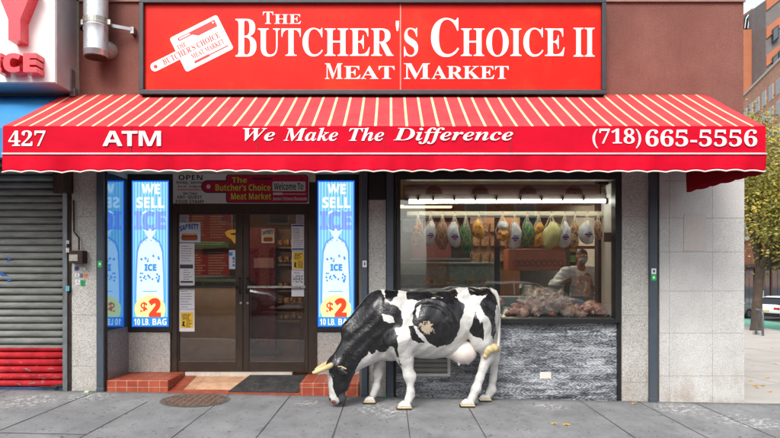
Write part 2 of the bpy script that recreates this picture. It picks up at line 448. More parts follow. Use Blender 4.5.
def mat_tiles(name,c1,c2,grout,w=0.155,h=0.155):
    m,t,b=newmat(name); s=t.sep(t.pos())
    br=t.add('ShaderNodeTexBrick'); br.offset=0.0
    nrm=t.sep(t.add('ShaderNodeNewGeometry').outputs['Normal'])
    top=t.math('GREATER_THAN',nrm[2],0.5); side=t.math('GREATER_THAN',t.math('ABSOLUTE',nrm[0]),0.5)
    v=t.math('ADD',t.math('MULTIPLY',s[1],top),t.math('MULTIPLY',s[2],t.math('SUBTRACT',1,top)))
    u=t.math('ADD',t.math('MULTIPLY',s[1],side),t.math('MULTIPLY',s[0],t.math('SUBTRACT',1,side)))
    t.link(t.comb(u,v,0),br.inputs['Vector'])
    br.inputs['Color1'].default_value=(*lin(c1),1); br.inputs['Color2'].default_value=(*lin(c2),1); br.inputs['Mortar'].default_value=(*lin(grout),1)
    br.inputs['Scale'].default_value=1.0; br.inputs['Brick Width'].default_value=w; br.inputs['Row Height'].default_value=h; br.inputs['Mortar Size'].default_value=0.004
    d=t.ramp(t.noise(t.pos(),9,5),[(0.35,0.75),(0.65,1.1)])
    t.link(t.mix(1,br.outputs[0],d,'MULTIPLY'),b.inputs['Base Color']); b.inputs['Roughness'].default_value=0.5; return m

m_stucco=mat_stucco()
m_granite=mat_granite('speckled_granite',(122,120,116),(174,172,167),(206,204,200),low=0.45)
m_granite_b=mat_granite('brown_speckled_granite',(60,50,46),(105,92,84),(140,126,116),low=0.3)
m_white_st=mat_granite('pale_stone',(168,167,165),(193,192,190),(209,208,206),sc_=90,stain=0.3,low=0.6)
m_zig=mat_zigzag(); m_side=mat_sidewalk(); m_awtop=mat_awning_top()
m_awred=mat_cloth('red_awning_cloth',(205,4,40)); m_awin=mat_cloth('dark_red_cloth',(150,12,30))
m_white=M('white_paint',(242,242,240),0.5,var=0.04)
m_bsteel=M('brushed_steel',(190,188,182),0.3,0.8)
m_trim=M('white_trim',(232,228,222),0.6,var=0.06)
m_black=M('black_metal',(28,28,30),0.45,var=0.15,vscale=8)
m_bronze=M('dark_bronze_metal',(62,50,43),0.4,0.3,var=0.15,dirt=0.25)
m_post=M('slate_grey_paint',(66,76,88),0.45,var=0.15,vscale=4,dirt=0.45)
m_dark=M('dark_recess',(22,20,19),0.8)
m_rust=M('rusty_dark_metal',(58,42,34),0.8,0.1,var=0.4,vscale=12,bump=0.3)
m_tile=mat_tiles('red_quarry_tile',(158,66,44),(176,84,58),(176,140,118),0.137,0.16)
m_ramp=mat_tiles('entry_tile',(196,150,116),(214,172,140),(170,110,84),0.62,0.36)
m_joint=M('joint_dirt',(70,69,69),0.95)
def mat_mat():
    m,t,b=newmat('dusty_rubber'); p=t.pos(); c=t.ramp(t.noise(p,7,5,.7),[(.35,lin((34,34,36))),(.7,lin((66,64,62)))])
    sp=t.ramp(t.noise(p,60,3,.6),[(.64,0),(.68,.8)]); c=t.mix(sp,c,lin((150,144,134))); t.link(c,b.inputs['Base Color']); b.inputs['Roughness'].default_value=.9
    t.link(t.bump(t.noise(p,80,3),.6,.01),b.inputs['Normal']); return m
m_rub=mat_mat(); m_rub0=M('black_rubber',(34,34,35),0.85,var=0.4,vscale=30,bump=0.6,bscale=90)

# ================================================================== GROUND
def sheet(name,xs,ys,zf,mat,label=None,kind='structure',thick=None):
    mb=MB(); n=len(ys)
    for x in xs:
        for y in ys: mb.v.append((x,y,zf(x,y)))
    for i in range(len(xs)-1):
        for j in range(n-1):
            a=i*n+j; mb.f.append((a,a+n,a+n+1,a+1)); mb.mi.append(0)
    if thick:
        for (x0,x1,y0,y1) in thick: 
            mb.poly([(x0,y0,zf(x0,y0)),(x0,y0,zf(x0,y0)-0.15),(x1,y1,zf(x1,y1)-0.15),(x1,y1,zf(x1,y1))])
    o=mb.build(name,mat,smooth=False); tag(o,kind=kind); return o
m_asph=M('asphalt',(62,62,64),0.9,var=0.25,vscale=3,bump=0.5,bscale=90)
m_pale=M('pale_concrete',(178,173,167),0.85,var=0.10,vscale=1.2,bump=0.3,bscale=80)
m_green=M('green_lane_paint',(96,160,140),0.8,var=0.15)
xs=[-400,-120,-60,-30,-12,-6,-4,-2,0,2,4,4.3,4.31,8,14,20,30,60,120,400]; ys=[-400,-120,-60,-30,-12,-8,-4.4,0,0.01,10,20,30,45,60,100,200,400]
sheet('ground',xs,ys,lambda x,y: min(gz(x,max(y,0)),0.0)-0.30-(0.02*max(y-60,0) if x>4.3 else 0)*0,m_asph)
sheet('road',[-60,-30,-12,-6,-4,-2,0,2,4,5,14,30,80],[-16,-12,-8,-4.55],lambda x,y:gz(x)-0.15,m_asph)
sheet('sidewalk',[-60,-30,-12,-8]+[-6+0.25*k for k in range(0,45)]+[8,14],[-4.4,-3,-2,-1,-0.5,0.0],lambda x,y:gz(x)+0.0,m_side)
# kerb
kb=MB()
for x0,x1 in ((-60,-6),(-6,-2),(-2,2),(2,5),(5,14)):
    kb.poly([(x0,-4.55,gz(x0)+.002),(x1,-4.55,gz(x1)+.002),(x1,-4.4,gz(x1)+.002),(x0,-4.4,gz(x0)+.002)])
    kb.poly([(x0,-4.55,gz(x0)-.16),(x1,-4.55,gz(x1)-.16),(x1,-4.55,gz(x1)+.002),(x0,-4.55,gz(x0)+.002)])
tag(kb.build('kerb',m_granite),kind='structure')
# pavement joints: narrow sunk seams drawn as dark strips just above the slab (filled with grit)
jb=MB()
def strip(x0,y0,x1,y1,w=0.006):
    n=max(1,int(math.hypot(x1-x0,y1-y0)/0.3)); dx,dy=(x1-x0),(y1-y0); L=math.hypot(dx,dy); nx,ny=-dy/L*w,dx/L*w
    for k in range(n):
        a=(x0+dx*k/n,y0+dy*k/n); b=(x0+dx*(k+1)/n,y0+dy*(k+1)/n)
        if k==0: wa=random.uniform(.6,1.3)
        wb=random.uniform(.6,1.3)
        za,zb=gz(*a)+.003,gz(*b)+.003
        jb.poly([(a[0]+nx*wa,a[1]+ny*wa,za),(a[0]-nx*wa,a[1]-ny*wa,za),(b[0]-nx*wb,b[1]-ny*wb,zb),(b[0]+nx*wb,b[1]+ny*wb,zb)]); wa=wb
for px in (12,97,230,291,347,405,463,579,637,693):
    x=X(px); strip(x,-0.02,x,-4.4)
strip(X(165),-0.55,X(165),-4.4)
strip(X(720),-1.32,9.0,-1.36); strip(X(-60),-1.95,X(165),-1.95); strip(X(165),-2.1,X(720),-2.1)
tag(jb.build('sidewalk_joint',m_joint),kind='structure')
# side-street pavement (falls away to the north), bike lane, side road
SD=np.array((0.283,0.959)); SN=np.array((0.959,-0.283)); K0=np.array((14.2,13.0))
def street_sheet(name,o0,o1,mat,dz,y0=-14.,y1=150.):
    mb=MB(); n=24
    for k in range(n+1):
        t=(y0+(y1-y0)*k/n); 
        for o in (o0,o1):
            q=K0+SD*t+SN*o; mb.v.append((q[0],q[1],gz(5,max(q[1],0))+dz))
    for k in range(n): mb.f.append((2*k,2*k+1,2*k+3,2*k+2)); mb.mi.append(0)
    return tag(mb.build(name,mat),kind='structure')
mb=MB()
ysd=[0,3,6,10,14,20,28,40,60,90]
for a,b in zip(ysd[:-1],ysd[1:]):
    ka=K0[0]+(a-K0[1])*0.295; kb_=K0[0]+(b-K0[1])*0.295
    mb.poly([(4.3,a,gz(5,a)),(ka,a,gz(5,a)),(kb_,b,gz(5,b)),(4.3,b,gz(5,b))])
tag(mb.build('side_pavement',m_pale),kind='structure')
jb=MB()
for y in (0.01,1.6,3.2,4.8,6.4,8,9.6,11.2): strip(4.44,y,10.3+y*.295,y)
for x in (6,7.6,9.2): strip(x,0,x,14)
tag(jb.build('pavement_joint',M('pale_joint',(126,121,116),0.9)),kind='structure')
street_sheet('side_kerb',0,0.16,m_granite,0.004); street_sheet('bike_lane',0.16,3.3,m_green,-0.10); street_sheet('side_road',3.3,15,m_asph,-0.10)
street_sheet('far_pavement',15,20,m_pale,0.02)

# ================================================================== MARKET BUILDING
B=thing('meat_market_building','brown stucco and stone shopfront building behind the red awning','building',(0,6,0))
WT=7.5
ub=MB(); ub.box(X(66),X(743.5),0,12,Z(130),WT); ub.build('upper_wall',m_stucco,B)
ub=MB(); ub.box(X(66)-.01,X(743.5)+.01,-.03,0,Z(2.5),Z(2.5)+.05); ub.build('string_course',M('dusty_ledge',(150,118,108),0.9),B)
# pale stone corner wall as coursed panels
sw=MB()
rows=[130,181,218,252,291,333,376,415]; colsx=[659.5,669,682,706,712.5,744.5]
SWZ=gz(4.2)-0.02
def stones(mb,xs_,rows_,y0,y1,gap=0.003,zmin=None,pr=0):
    for i in range(len(rows_)-1):
        for j in range(len(xs_)-1):
            a=P(xs_[j],rows_[i],y0); b=P(xs_[j+1],rows_[i+1],y0)
            zb=b[2]
            if zmin is not None: zb=max(zb,zmin)
            if zb>=a[2]: continue
            dy=random.uniform(0,0.003)
            mb.box(a[0]+gap*(j>0),b[0]-gap,y0+dy,y1,zb+gap*(i<len(rows_)-2),a[2]-gap*(i>0),random.choice(pr) if pr else 0)
    return mb
core=MB(); core.box(X(659.5)+.005,X(744.5)-.005,0.02,12,-.2,Z(130)); core.build('wall_core',M('pale_mortar',(186,184,180),0.9),B)
stones(sw,[659.5,669.5,712.5,744.5],rows,0.0,0.02,0.0015,zmin=-.12)
sw.build('stone_wall',m_white_st,B)
pp=MB(); pp.pbox(684,214,706,251,-0.004,0.0); pp.build('patched_stone_panel',M('pinkish_stone',(196,189,184),0.7,var=0.06,vscale=20),B)
for (a,b,mt,top) in ((622,649.5,m_granite,130),(368.5,386,m_granite,200),(71.5,96.5,m_granite,130)):
    q=MB(); q.box(X(a)+.002,X(b)-.002,0.02,0.3,-.2,Z(130)); q.build('pilaster_core',M('mortar',(158,154,148),0.9),B)
    q=MB(); stones(q,[a,b],[top,217,249,315,366 if a<100 else 382,430],-0.005,0.02,0.0015,zmin=-.15); q.build('pilaster',mt,B)
q=MB(); q.pbox(368.5,130,386,199.5,-0.015,0.0); q.build('dark_top_panel',m_black,B)  # black panel covering the upper end of the narrow granite pilaster
# zig-zag marble under the window
q=MB(); rb_=random.Random(17); za_,zb_=-.15,Z(322.5,.08); zz_=za_; xa_,xb_=X(394,.08),X(621,.08)-.004
q.box(xa_,xb_,.092,.3,za_,zb_)
while zz_<zb_-.004:
    h_=min(rb_.choice((.022,.03,.038,.05,.065,.08)),zb_-zz_); xx_=xa_
    while xx_<xb_-.01:
        w_=min(rb_.choice((.09,.14,.2,.3,.42)),xb_-xx_); f_=.08+rb_.uniform(0,.009)
        q.box(xx_+.0006,xx_+w_-.0006,f_,.0925,zz_+.0006,zz_+h_-.0006); xx_+=w_
    zz_+=h_
q.build('marble_base',m_zig,B)
q=MB(); q.pbox(540,372,551,378.5,0.0765,0.08); q.build('chipped_plaster_patch',M('raw_plaster',(226,216,206),0.9),B)
q=MB(); q.pbox(618.5,170,622,401,0.02,0.3); q.build('dark_jamb',m_black,B); q=MB(); q.pbox(385,130,396,410,0.05,0.3); q.build('dark_jamb',m_black,B)
# slate posts
for a,b,y0 in ((96.5,103.5,391),(361.5,367.5,398),(386.5,393.5,398),(650,657.5,402)):
    q=MB(); x0,x1=X(a,-.06),X(b,-.06)
    q.box(x0,x1,-.06,-.006,gz(x0)-.01,Z(130)); 
    q.box(x0-.004,x1+.004,-.066,-.0055,gz(x0)-.01,gz(x0)+.05); 
    q.build('downpipe',m_post,B,bevel=0.006)
q=MB(); q.pbox(103.6,130,106.4,393,-.008,0.025); q.build('door_jamb',m_rust,B)
# recess
YR=0.65
xl=X(106.5)-.0; xr=X(361.5)
q=MB(); q.box(xl-.1,xl-.004,0.02,YR,-.1,Z(130)); q.build('recess_side_wall',m_granite,B)
def mirror_mat():
    m,t,b=newmat('polished_blue_panel'); 
    b.inputs['Base Color'].default_value=(*lin((120,165,205)),1); b.inputs['Metallic'].default_value=0.85; b.inputs['Roughness'].default_value=0.07; return m
q=MB(); q.box(xl-.004,xl,0.02,YR-.02,Z(331),Z(172,0)); q.build('polished_side_panel',mirror_mat(),B)
q=MB(); q.box(xl-.004,xl+.002,0.02,YR-.02,.2,Z(331)-.004); q.build('side_stone_panel',mat_granite('grey_polished_granite',(80,80,86),(120,122,128),(150,152,158),low=0.18),B)
q=MB(); q.box(xr-.03,xr+.06,0.0,YR,-.1,Z(130)); q.build('recess_side_wall',m_granite_b,B)
q=MB(); q.box(xl,xr,0.0,YR+.1,Z(165),Z(165)+.1); q.build('recess_ceiling',m_dark,B)
def rbox(mb,a,b,c,d,yf=YR,yb=YR+.1,mi=0): return mb.pbox(a,b,c,d,yf,yb,mi)
q=MB(); rbox(q,128,332,170,400); q.build('recess_stone_wall',m_granite,B); q=MB(); rbox(q,316,332,361,400); q.build('recess_stone_wall',m_granite,B)
q=MB(); rbox(q,127,140,131.5,332,YR-.04); rbox(q,168.5,140,172,332,YR-.03); rbox(q,131.5,140,168.5,180.5,YR-.03); rbox(q,131.5,326.8,168.5,331.5,YR-.03); rbox(q,131.5,180.5,168.5,326.8,YR+.03)
q.build('sign_surround',m_black,B); q=MB(); rbox(q,354.5,140,357,332,YR-.03); rbox(q,318,140,354.5,180,YR-.02); rbox(q,317,326.8,354.5,331.5,YR-.03); rbox(q,357,140,361.5,332,YR+.0)
rbox(q,317,180.5,354.5,326.8,YR+.03)
q.build('sign_surround',m_black,B)
# door frame
q=MB(); rbox(q,172,140,177,374,YR-.02); rbox(q,308.5,140,317,374,YR-.02); rbox(q,177,203.5,308.5,212,YR-.02); rbox(q,177,140,308.5,203.5,YR+.02); q.build('door_frame',m_bronze,B,bevel=0.004)
m_doorglass=glass('door_glass',(0.86,0.84,0.82),1.52,1.7)
for (a,b,ga,gb,hx,lab) in ((177.3,242.8,179.5,236,238.8,None),(243.2,308.2,248.5,304.5,246.2,None)):
    q=MB(); y0=YR+.0
    if a<200: sl=(a,179.0); sr=(235.5,b)
    else: sl=(a,249.0); sr=(304.2,b)
    rbox(q,sl[0],212.3,sl[1],372,y0,y0+.05); rbox(q,sr[0],212.3,sr[1],372,y0,y0+.05)
    rbox(q,sl[1],212.3,sr[0],214.5,y0,y0+.05); rbox(q,sl[1],361.5,sr[0],372,y0,y0+.05)
    d=q.build('door',m_bronze,B,bevel=0.004)
    q=MB(); rbox(q,sl[1],214.5,sr[0],361.5,y0+.018,y0+.026); q.build('glass_pane',m_doorglass,d)
    q=MB(); rbox(q,sl[1]+(-3 if a>200 else -2),286,sr[0]+1,288,y0-.05,y0-.03); rbox(q,sl[1]-2,285.5,sl[1],288.5,y0-.03,y0); rbox(q,sr[0]-.5,285.5,sr[0]+1.2,288.5,y0-.03,y0)
    q.build('push_bar',m_black if a<200 else M('brushed_steel',(190,188,182),0.3,0.8),d)
    h=P(hx,278,y0-.06); h2=P(hx,293,y0-.06)
    q=MB(); q.tube([(h[0],y0,h[2]),(h[0],y0-.05,h[2]),(h[0],y0-.06,h[2]-.02),(h[0],y0-.06,h2[2]+.02),(h[0],y0-.05,h2[2]),(h[0],y0,h2[2])],.011,8); q.build('handle',m_black,d,smooth=True)
    q=MB(); c=P(hx+(1.5 if a>200 else 2),303,y0-.004); q.tube([(c[0],y0-.012,c[2]),(c[0],y0,c[2])],.016,10); q.build('lock_cylinder',M('brushed_steel',None),d)
q=MB(); rbox(q,185,372.4,292,376.5,YR-.05,YR+.06); q.build('threshold',M('pale_threshold',(206,198,186),0.5,var=.1,dirt=.4),B)
# tiled blocks beside the door
ml=X(168); q=MB(); q.box(xl+.003,ml,-.005,YR-.005,-.1,.245); q.build('tiled_step',m_tile,B,bevel=0.008)
q=MB(); q.box(X(300),xr-.032,-.02,YR-.005,-.1,.215); q.build('tiled_step',m_tile,B,bevel=0.008)
# entry ramp
q=MB(); x0,x1=ml,X(300); za,zb=.075,.195
q.poly([(x0,-.02,za+.02),(x1,-.02,za-.0),(x1,YR-.04,zb),(x0,YR-.04,zb)]); q.poly([(x0,-.02,-.1),(x1,-.02,-.1),(x1,-.02,za),(x0,-.02,za+.02)]); 
q.build('entry_ramp',[m_ramp],B)
q=MB(); q.poly([(x0,-.03,za+.026),(x1,-.03,za+.006),(x1,.08,za+.026),(x0,.08,za+.046)]); q.poly([(x0,-.03,-.1),(x1,-.03,-.1),(x1,-.03,za+.006),(x0,-.03,za+.026)])
q.poly([(x0+.001,.08,za+.046),(x0+.16,.08,za+.04),(x0+.16,YR-.05,zb+.006),(x0+.001,YR-.05,zb+.006)])
q.build('ramp_edging',mat_tiles('red_edge_tile',(150,66,46),(168,80,56),(120,80,66),0.2,0.2),B)
# display window
YW=0.03
q=MB(); q.pbox(396.5,172,400.5,323,YW-.03,YW+.12); q.pbox(615.5,172,621,323,YW-.03,YW+.12); q.pbox(400.5,172,615.5,179.5,YW-.03,YW+.12); q.pbox(400.5,318.8,615.5,323.5,YW-.035,YW+.2); q.pbox(396.5,140,621,172,YW,YW+.2)
wf=q.build('window_frame',m_black,B,bevel=0.004)
q=MB(); q.pbox(400.5,179.5,615.5,318.8,YW+.03,YW+.038); q.build('window_pane',glass('shop_glass',(0.93,0.96,0.94),1.5,2.3,dirt=.03),wf)
# interior shell
m_inwall=M('interior_wall_paint',(124,112,94),0.7,var=.1); m_infl=M('interior_floor_tile',(112,76,62),0.35,var=.2,vscale=4); m_inceil=M('interior_ceiling',(168,160,140),0.8,var=.08)
q=MB(); q.box(-4.2,4.3,YR+.1,8,.10,.19); q.build('interior_floor',m_infl,B)
q=MB(); q.box(-4.2,4.3,.35,8,Z(166),Z(166)+.1); q.build('interior_ceiling',m_inceil,B)
q=MB(); q.box(-4.2,4.3,7.9,8.0,.19,3.1); q.box(-4.3,-4.2,YR+.1,8,.1,3.1); q.box(4.2,4.3,.35,8,.1,3.1); q.build('interior_wall',m_inwall,B)
q=MB(); q.box(X(622),4.3,.3,.35,-.1,3.1);  q.box(-.3,-.22,.3,2.6,.1,3.1); q.box(-4.3,X(130,YR),YR+.1,YR+.2,-.1,3.1); q.box(xr,-.05,.3,.35,-.1,3.1); q.build('partition',m_inwall,B)
# fridge display bay: side liner, deck, rear post, green rear glass
m_liner=M('white_liner',(214,214,208),0.4,var=.05)
q=MB(); q.box(2.86,2.90,.16,.62,1.0,Z(180)); q.build('case_side_panel',m_liner,B)
q=MB(); q.box(-.04,0.0,.16,.5,.9,Z(200)); q.build('case_side_panel',m_liner,B)
q=MB(); q.box(0.0,2.86,.2,1.25,.85,.95); q.build('case_deck',M('case_steel',(150,152,150),0.35,0.7),B)
q=MB(); q.box(2.83,2.97,.66,.8,.95,Z(172)); q.box(X(495,1.2),X(500,1.2),1.2,1.26,.95,2.6); q.build('case_post',m_dark,B)
q=MB(); q.box(2.875,2.8755,.0,.0,0,0); 
q=MB(); q.pbox(604,232.5,617,242,.155,.159); q.build('case_side_rail',M('rail_brown',(96,72,60),.5),B)

# ================================================================== STORE SIGN
S=thing('store_sign','large red signboard with white serif lettering and black frame above the awning','sign',(0,-.1,Z(93)))
YS=-.16
q=MB(); q.pbox(143,2.5,602.5,90,YS+.03,0); q.build('panel',(lambda: (lambda m: m)(mat_cloth('red_sign_face',(235,44,30))))(),S)
def redface():
    m,t,b=newmat('red_sign_panel'); p=t.pos()
    n=t.noise(t.mapv(p,(1,1,1.2)),1.6,4); c=t.ramp(n,[(0.3,lin((210,26,22))),(0.55,lin((218,34,22))),(0.78,lin((222,56,24)))])
    f=t.ramp(t.noise(p,7,5,.7),[(0.55,0),(0.8,.15)]); c=t.mix(f,c,lin((240,100,80)))
    sp=t.ramp(t.noise(p,45,2),[(0.76,0),(0.79,.6)]); c=t.mix(sp,c,lin((240,150,140)))
    t.link(c,b.inputs['Base Color']); b.inputs['Roughness'].default_value=.4; b.inputs['Specular IOR Level'].default_value=.15; return m
S.children[0].data.materials[0]=redface()
q=MB(); q.pbox(139,-2,606.5,2.5,YS-.02,0); q.pbox(139,89.5,606.5,94,YS-.02,0); q.pbox(139,2.5,143.2,89.5,YS-.02,0); q.pbox(602.3,2.5,606.5,89.5,YS-.02,0); q.build('frame',M('charcoal_frame',(58,60,66),.45,.2,var=.15,dirt=.2),S,bevel=.006)
q=MB(); q.pbox(400,2.5,401,89.5,YS+.022,YS+.03); q.build('panel_seam',M('seam_pink',(232,150,135),.5),S)
YL=YS+.03
for word in ([('T','serif',263,273.3,11.8,24),('HE','serif',274.3,301,14.5,24)],
 [('B','serif',235.6,256.5,19,56.8),('UTCHER','serif',258,393.5,28,56.8),("'",'serif',395.8,399,21,31),('S','serif',404,418,28,56.8)],
 [('C','serif',431,459,18,57.2),('HOICE','serif',461,564.5,28,56.8)],[('II','serif',573.5,594.5,28,56.8)],
 [('M','serif',325,342.5,63.5,79),('EAT','serif',344,394.5,66,79)],[('M','serif',403.7,430,63.5,79),('ARKET','serif',431.5,508.5,66,79)]):
    q=MB(); txt(q,word,YL,.006); q.build('lettering',m_white,S)
# cleaver-and-board emblem, tilted
lg=MB(); ang=R(-26.7)
def LX(u,v,ox=201.6,oy=43.5):      # local board coords (u right, v down, px) -> photo px
    return (ox+u*math.cos(ang)-v*math.sin(ang), oy+u*math.sin(ang)+v*math.cos(ang))
bw,bh=26.5,19.0
ppoly(lg,rrect(-bw,-bh,bw,bh,2.5),YL,.004,xf=LX)
ppoly(lg,[(-bw+1,-4.6)]+[(-52,-4.6)]+circ(-52,0,4.6,n=10,a0=-90,a1=-270)+[(-bw+1,4.6)],YL,.0041,xf=LX)
lg.build('board_emblem',m_white,S)
lg=MB(); YE=YL-.0045
ppoly(lg,circ(-51.5,0,1.9,n=14),YE,.001,xf=LX)
ppoly(lg,rrect(-19.5,-15.5,-3,-12.2,1.5),YE,.001,xf=LX)
ppoly(lg,[(-4,-15.5),(22,-15.5),(22,-8.5),(1,-8.5),(-4,-12)],YE,.0012,xf=LX)
ppoly(lg,rrect(-15,12.6,2,14.9,1.0),YE,.001,xf=LX); ppoly(lg,rrect(1,13.2,23,14.2,.4),YE,.0012,xf=LX)
txt(lg,[('THE','serif',-24,-14,-9,-4.6),("BUTCHER'S CHOICE",'serif',-43,20,-3.4,2.8),('MEAT MARKET','serif',-15,21,5.0,10)],YE,.0013,xf=LX)
lg.build('emblem_print',M('sign_red',(214,38,30),.4),S)
lg=MB(); ppoly(lg,rrect(-18,-14.6,-6,-13.2,.6),YE-.0012,.0008,xf=LX); ppoly(lg,circ(19.5,-13.6,.9,n=10),YE-.0014,.0008,xf=LX); lg.build('emblem_cutouts',m_white,S)

# ================================================================== RED AWNING
A=thing('red_awning','long red striped awning with white lettering over the meat market entrance','awning',(0,-.6,Z(172)))
YF=-1.19; XA0,XA1=X(3,YF),X(766,YF); ZT=Z(94.5,-.02); ZF=Z(126,YF); ZP=Z(153.5,YF); ZB=Z(171.5,YF)
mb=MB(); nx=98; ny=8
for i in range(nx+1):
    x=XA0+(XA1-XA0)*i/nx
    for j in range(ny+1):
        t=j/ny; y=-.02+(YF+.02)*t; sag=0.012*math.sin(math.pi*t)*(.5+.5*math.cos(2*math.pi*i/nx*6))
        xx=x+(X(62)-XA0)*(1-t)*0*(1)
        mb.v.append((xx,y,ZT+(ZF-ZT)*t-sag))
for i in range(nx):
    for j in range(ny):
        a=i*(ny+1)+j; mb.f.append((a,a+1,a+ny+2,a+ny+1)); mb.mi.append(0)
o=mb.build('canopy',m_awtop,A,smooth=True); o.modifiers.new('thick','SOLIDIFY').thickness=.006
# front board + hanging valance
mb=MB(); n=420
def wav(x): return .014*abs(math.sin((x-XA0)*math.pi/.205))-.006
def rip(x,t): return t*(.016*math.sin(x*5.1+1.3*math.sin(x*1.7))+.009*math.sin(x*13+2+1.5*math.sin(x*.9))+.005*math.sin(x*29+math.sin(x*3)*2))
for i in range(n+1):
    x=XA0+(XA1-XA0)*i/n
    zz=[ZF,ZF-.03,(ZF+ZP)/2,ZP]
    for z in zz: mb.v.append((x,YF+.003*math.sin(x*1.9),z))
for i in range(n):
    for j in range(3):
        a=i*4+j; mb.f.append((a,a+1,a+5,a+4)); mb.mi.append(0)
o=mb.build('fascia',m_awred,A); o.modifiers.new('thick','SOLIDIFY').thickness=.005
mb=MB()
for i in range(n+1):
    x=XA0+(XA1-XA0)*i/n; zb=ZB+wav(x)+.006*math.sin(x*2.1)
    for j in range(7):
        t=j/6; mb.v.append((x,YF-.012+rip(x,t),ZP-.012+(zb-ZP+.012)*t))
for i in range(n):
    for j in range(6):
        a=i*7+j; mb.f.append((a,a+1,a+8,a+7)); mb.mi.append(0)
va=mb.build('valance',m_awred,A,smooth=True); va.modifiers.new('thick','SOLIDIFY').thickness=.004
mb=MB(); mb.tube([(XA0+(XA1-XA0)*i/n,YF-.013+rip(XA0+(XA1-XA0)*i/n,1),ZB+wav(XA0+(XA1-XA0)*i/n)+.006*math.sin((XA0+(XA1-XA0)*i/n)*2.1)) for i in range(n+1)],.0075,6)
mb.build('scalloped_trim',m_trim,va,smooth=True)
mb=MB(); mb.box(XA0,XA1,YF-.024,YF-.006,ZP-.013,ZP+.004); mb.build('piping',M('grey_piping',(205,196,196),.5),A)
# side cheeks and side valances (scalloped), hanging inside at the right end
for sx,xe,xi in ((0,XA0+.012,XA0-.0),(1,XA1-.012,X(683))):
    mb=MB(); mb.poly([(xe,YF+.01,ZF-.01),(xe,YF+.01,ZP),(xi if sx else xe,-.03,ZP),(xi if sx else xe,-.03,ZT-.02)]) if not sx else mb.poly([(xe,YF+.01,ZF-.01),(xe,YF+.01,ZP),(xe-.02,-.03,ZP),(xe-.02,-.03,ZT-.02)])
    mb.build('end_panel',m_awred,A)
    if not sx: continue
    mb=MB(); nn=60
    for i in range(nn+1):
        t=i/nn; x=xe+(xi-xe)*t; y=YF+.02+(-.10-YF)*t; zb=ZB-.01-.012*abs(math.sin(t*math.pi*6))-.06*t
        for j in range(4): mb.v.append((x+.01*math.sin(t*20)*j/3,y,ZP+(zb-ZP)*j/3))
    for i in range(nn):
        for j in range(3):
            a=i*4+j; mb.f.append((a,a+1,a+5,a+4)); mb.mi.append(0)
    o=mb.build('side_valance',m_awin,A,smooth=True); o.modifiers.new('thick','SOLIDIFY').thickness=.004
# frame under the cloth
m_galv=M('galvanised_steel',(150,152,155),.35,.8,var=.15)
mb=MB()
for t in (0.0,.2,.4,.6,.8,1.0):
    x=XA0+.06+(XA1-XA0-.12)*t
    mb.tube([(x,-.03,ZT-.05),(x,YF+.04,ZF-.03)],.014,6); mb.tube([(x,-.03,ZP+.03),(x,YF+.04,ZP+.03)],.014,6); mb.tube([(x,YF+.04,ZF-.03),(x,YF+.04,ZP+.03)],.014,6)
for y,z in ((YF+.04,ZP+.03),(YF+.04,ZF-.03)): mb.tube([(XA0+.05,y,z),(XA1-.05,y,z)],.014,6)
mb.build('frame_tube',m_galv,A,smooth=True)
for word in ([('427','serif',8.5,45.5,130.5,146)],[('A','sans',102.6,122.5,131,146),('T','sans',121.8,137.5,131,146),('M','sans',138.8,161,131,146)],
  [('We','script',243,275,128.3,140.8),('Make','script',283.5,338,127.8,141),('The','script',349,384,127.8,141),('Difference','script',393.5,513,127.6,144)],
  [('(718)','serif',592.5,641,128.5,148.2)],[('665-5556','serif',645.5,757,129.5,146.5)]):
    q=MB(); txt(q,word,YF-.007,.003); q.build('lettering',m_white,A)
# sewn seams and small frame brackets of the awning cloth
for px in (131,257,384,511,638):
    x=X(px,YF); q=MB(); q.box(x-.004,x+.004,YF-.0045,YF-.002,ZP+.002,ZF-.004); q.build('seam',M('seam_red',(150,6,28),.7),A)

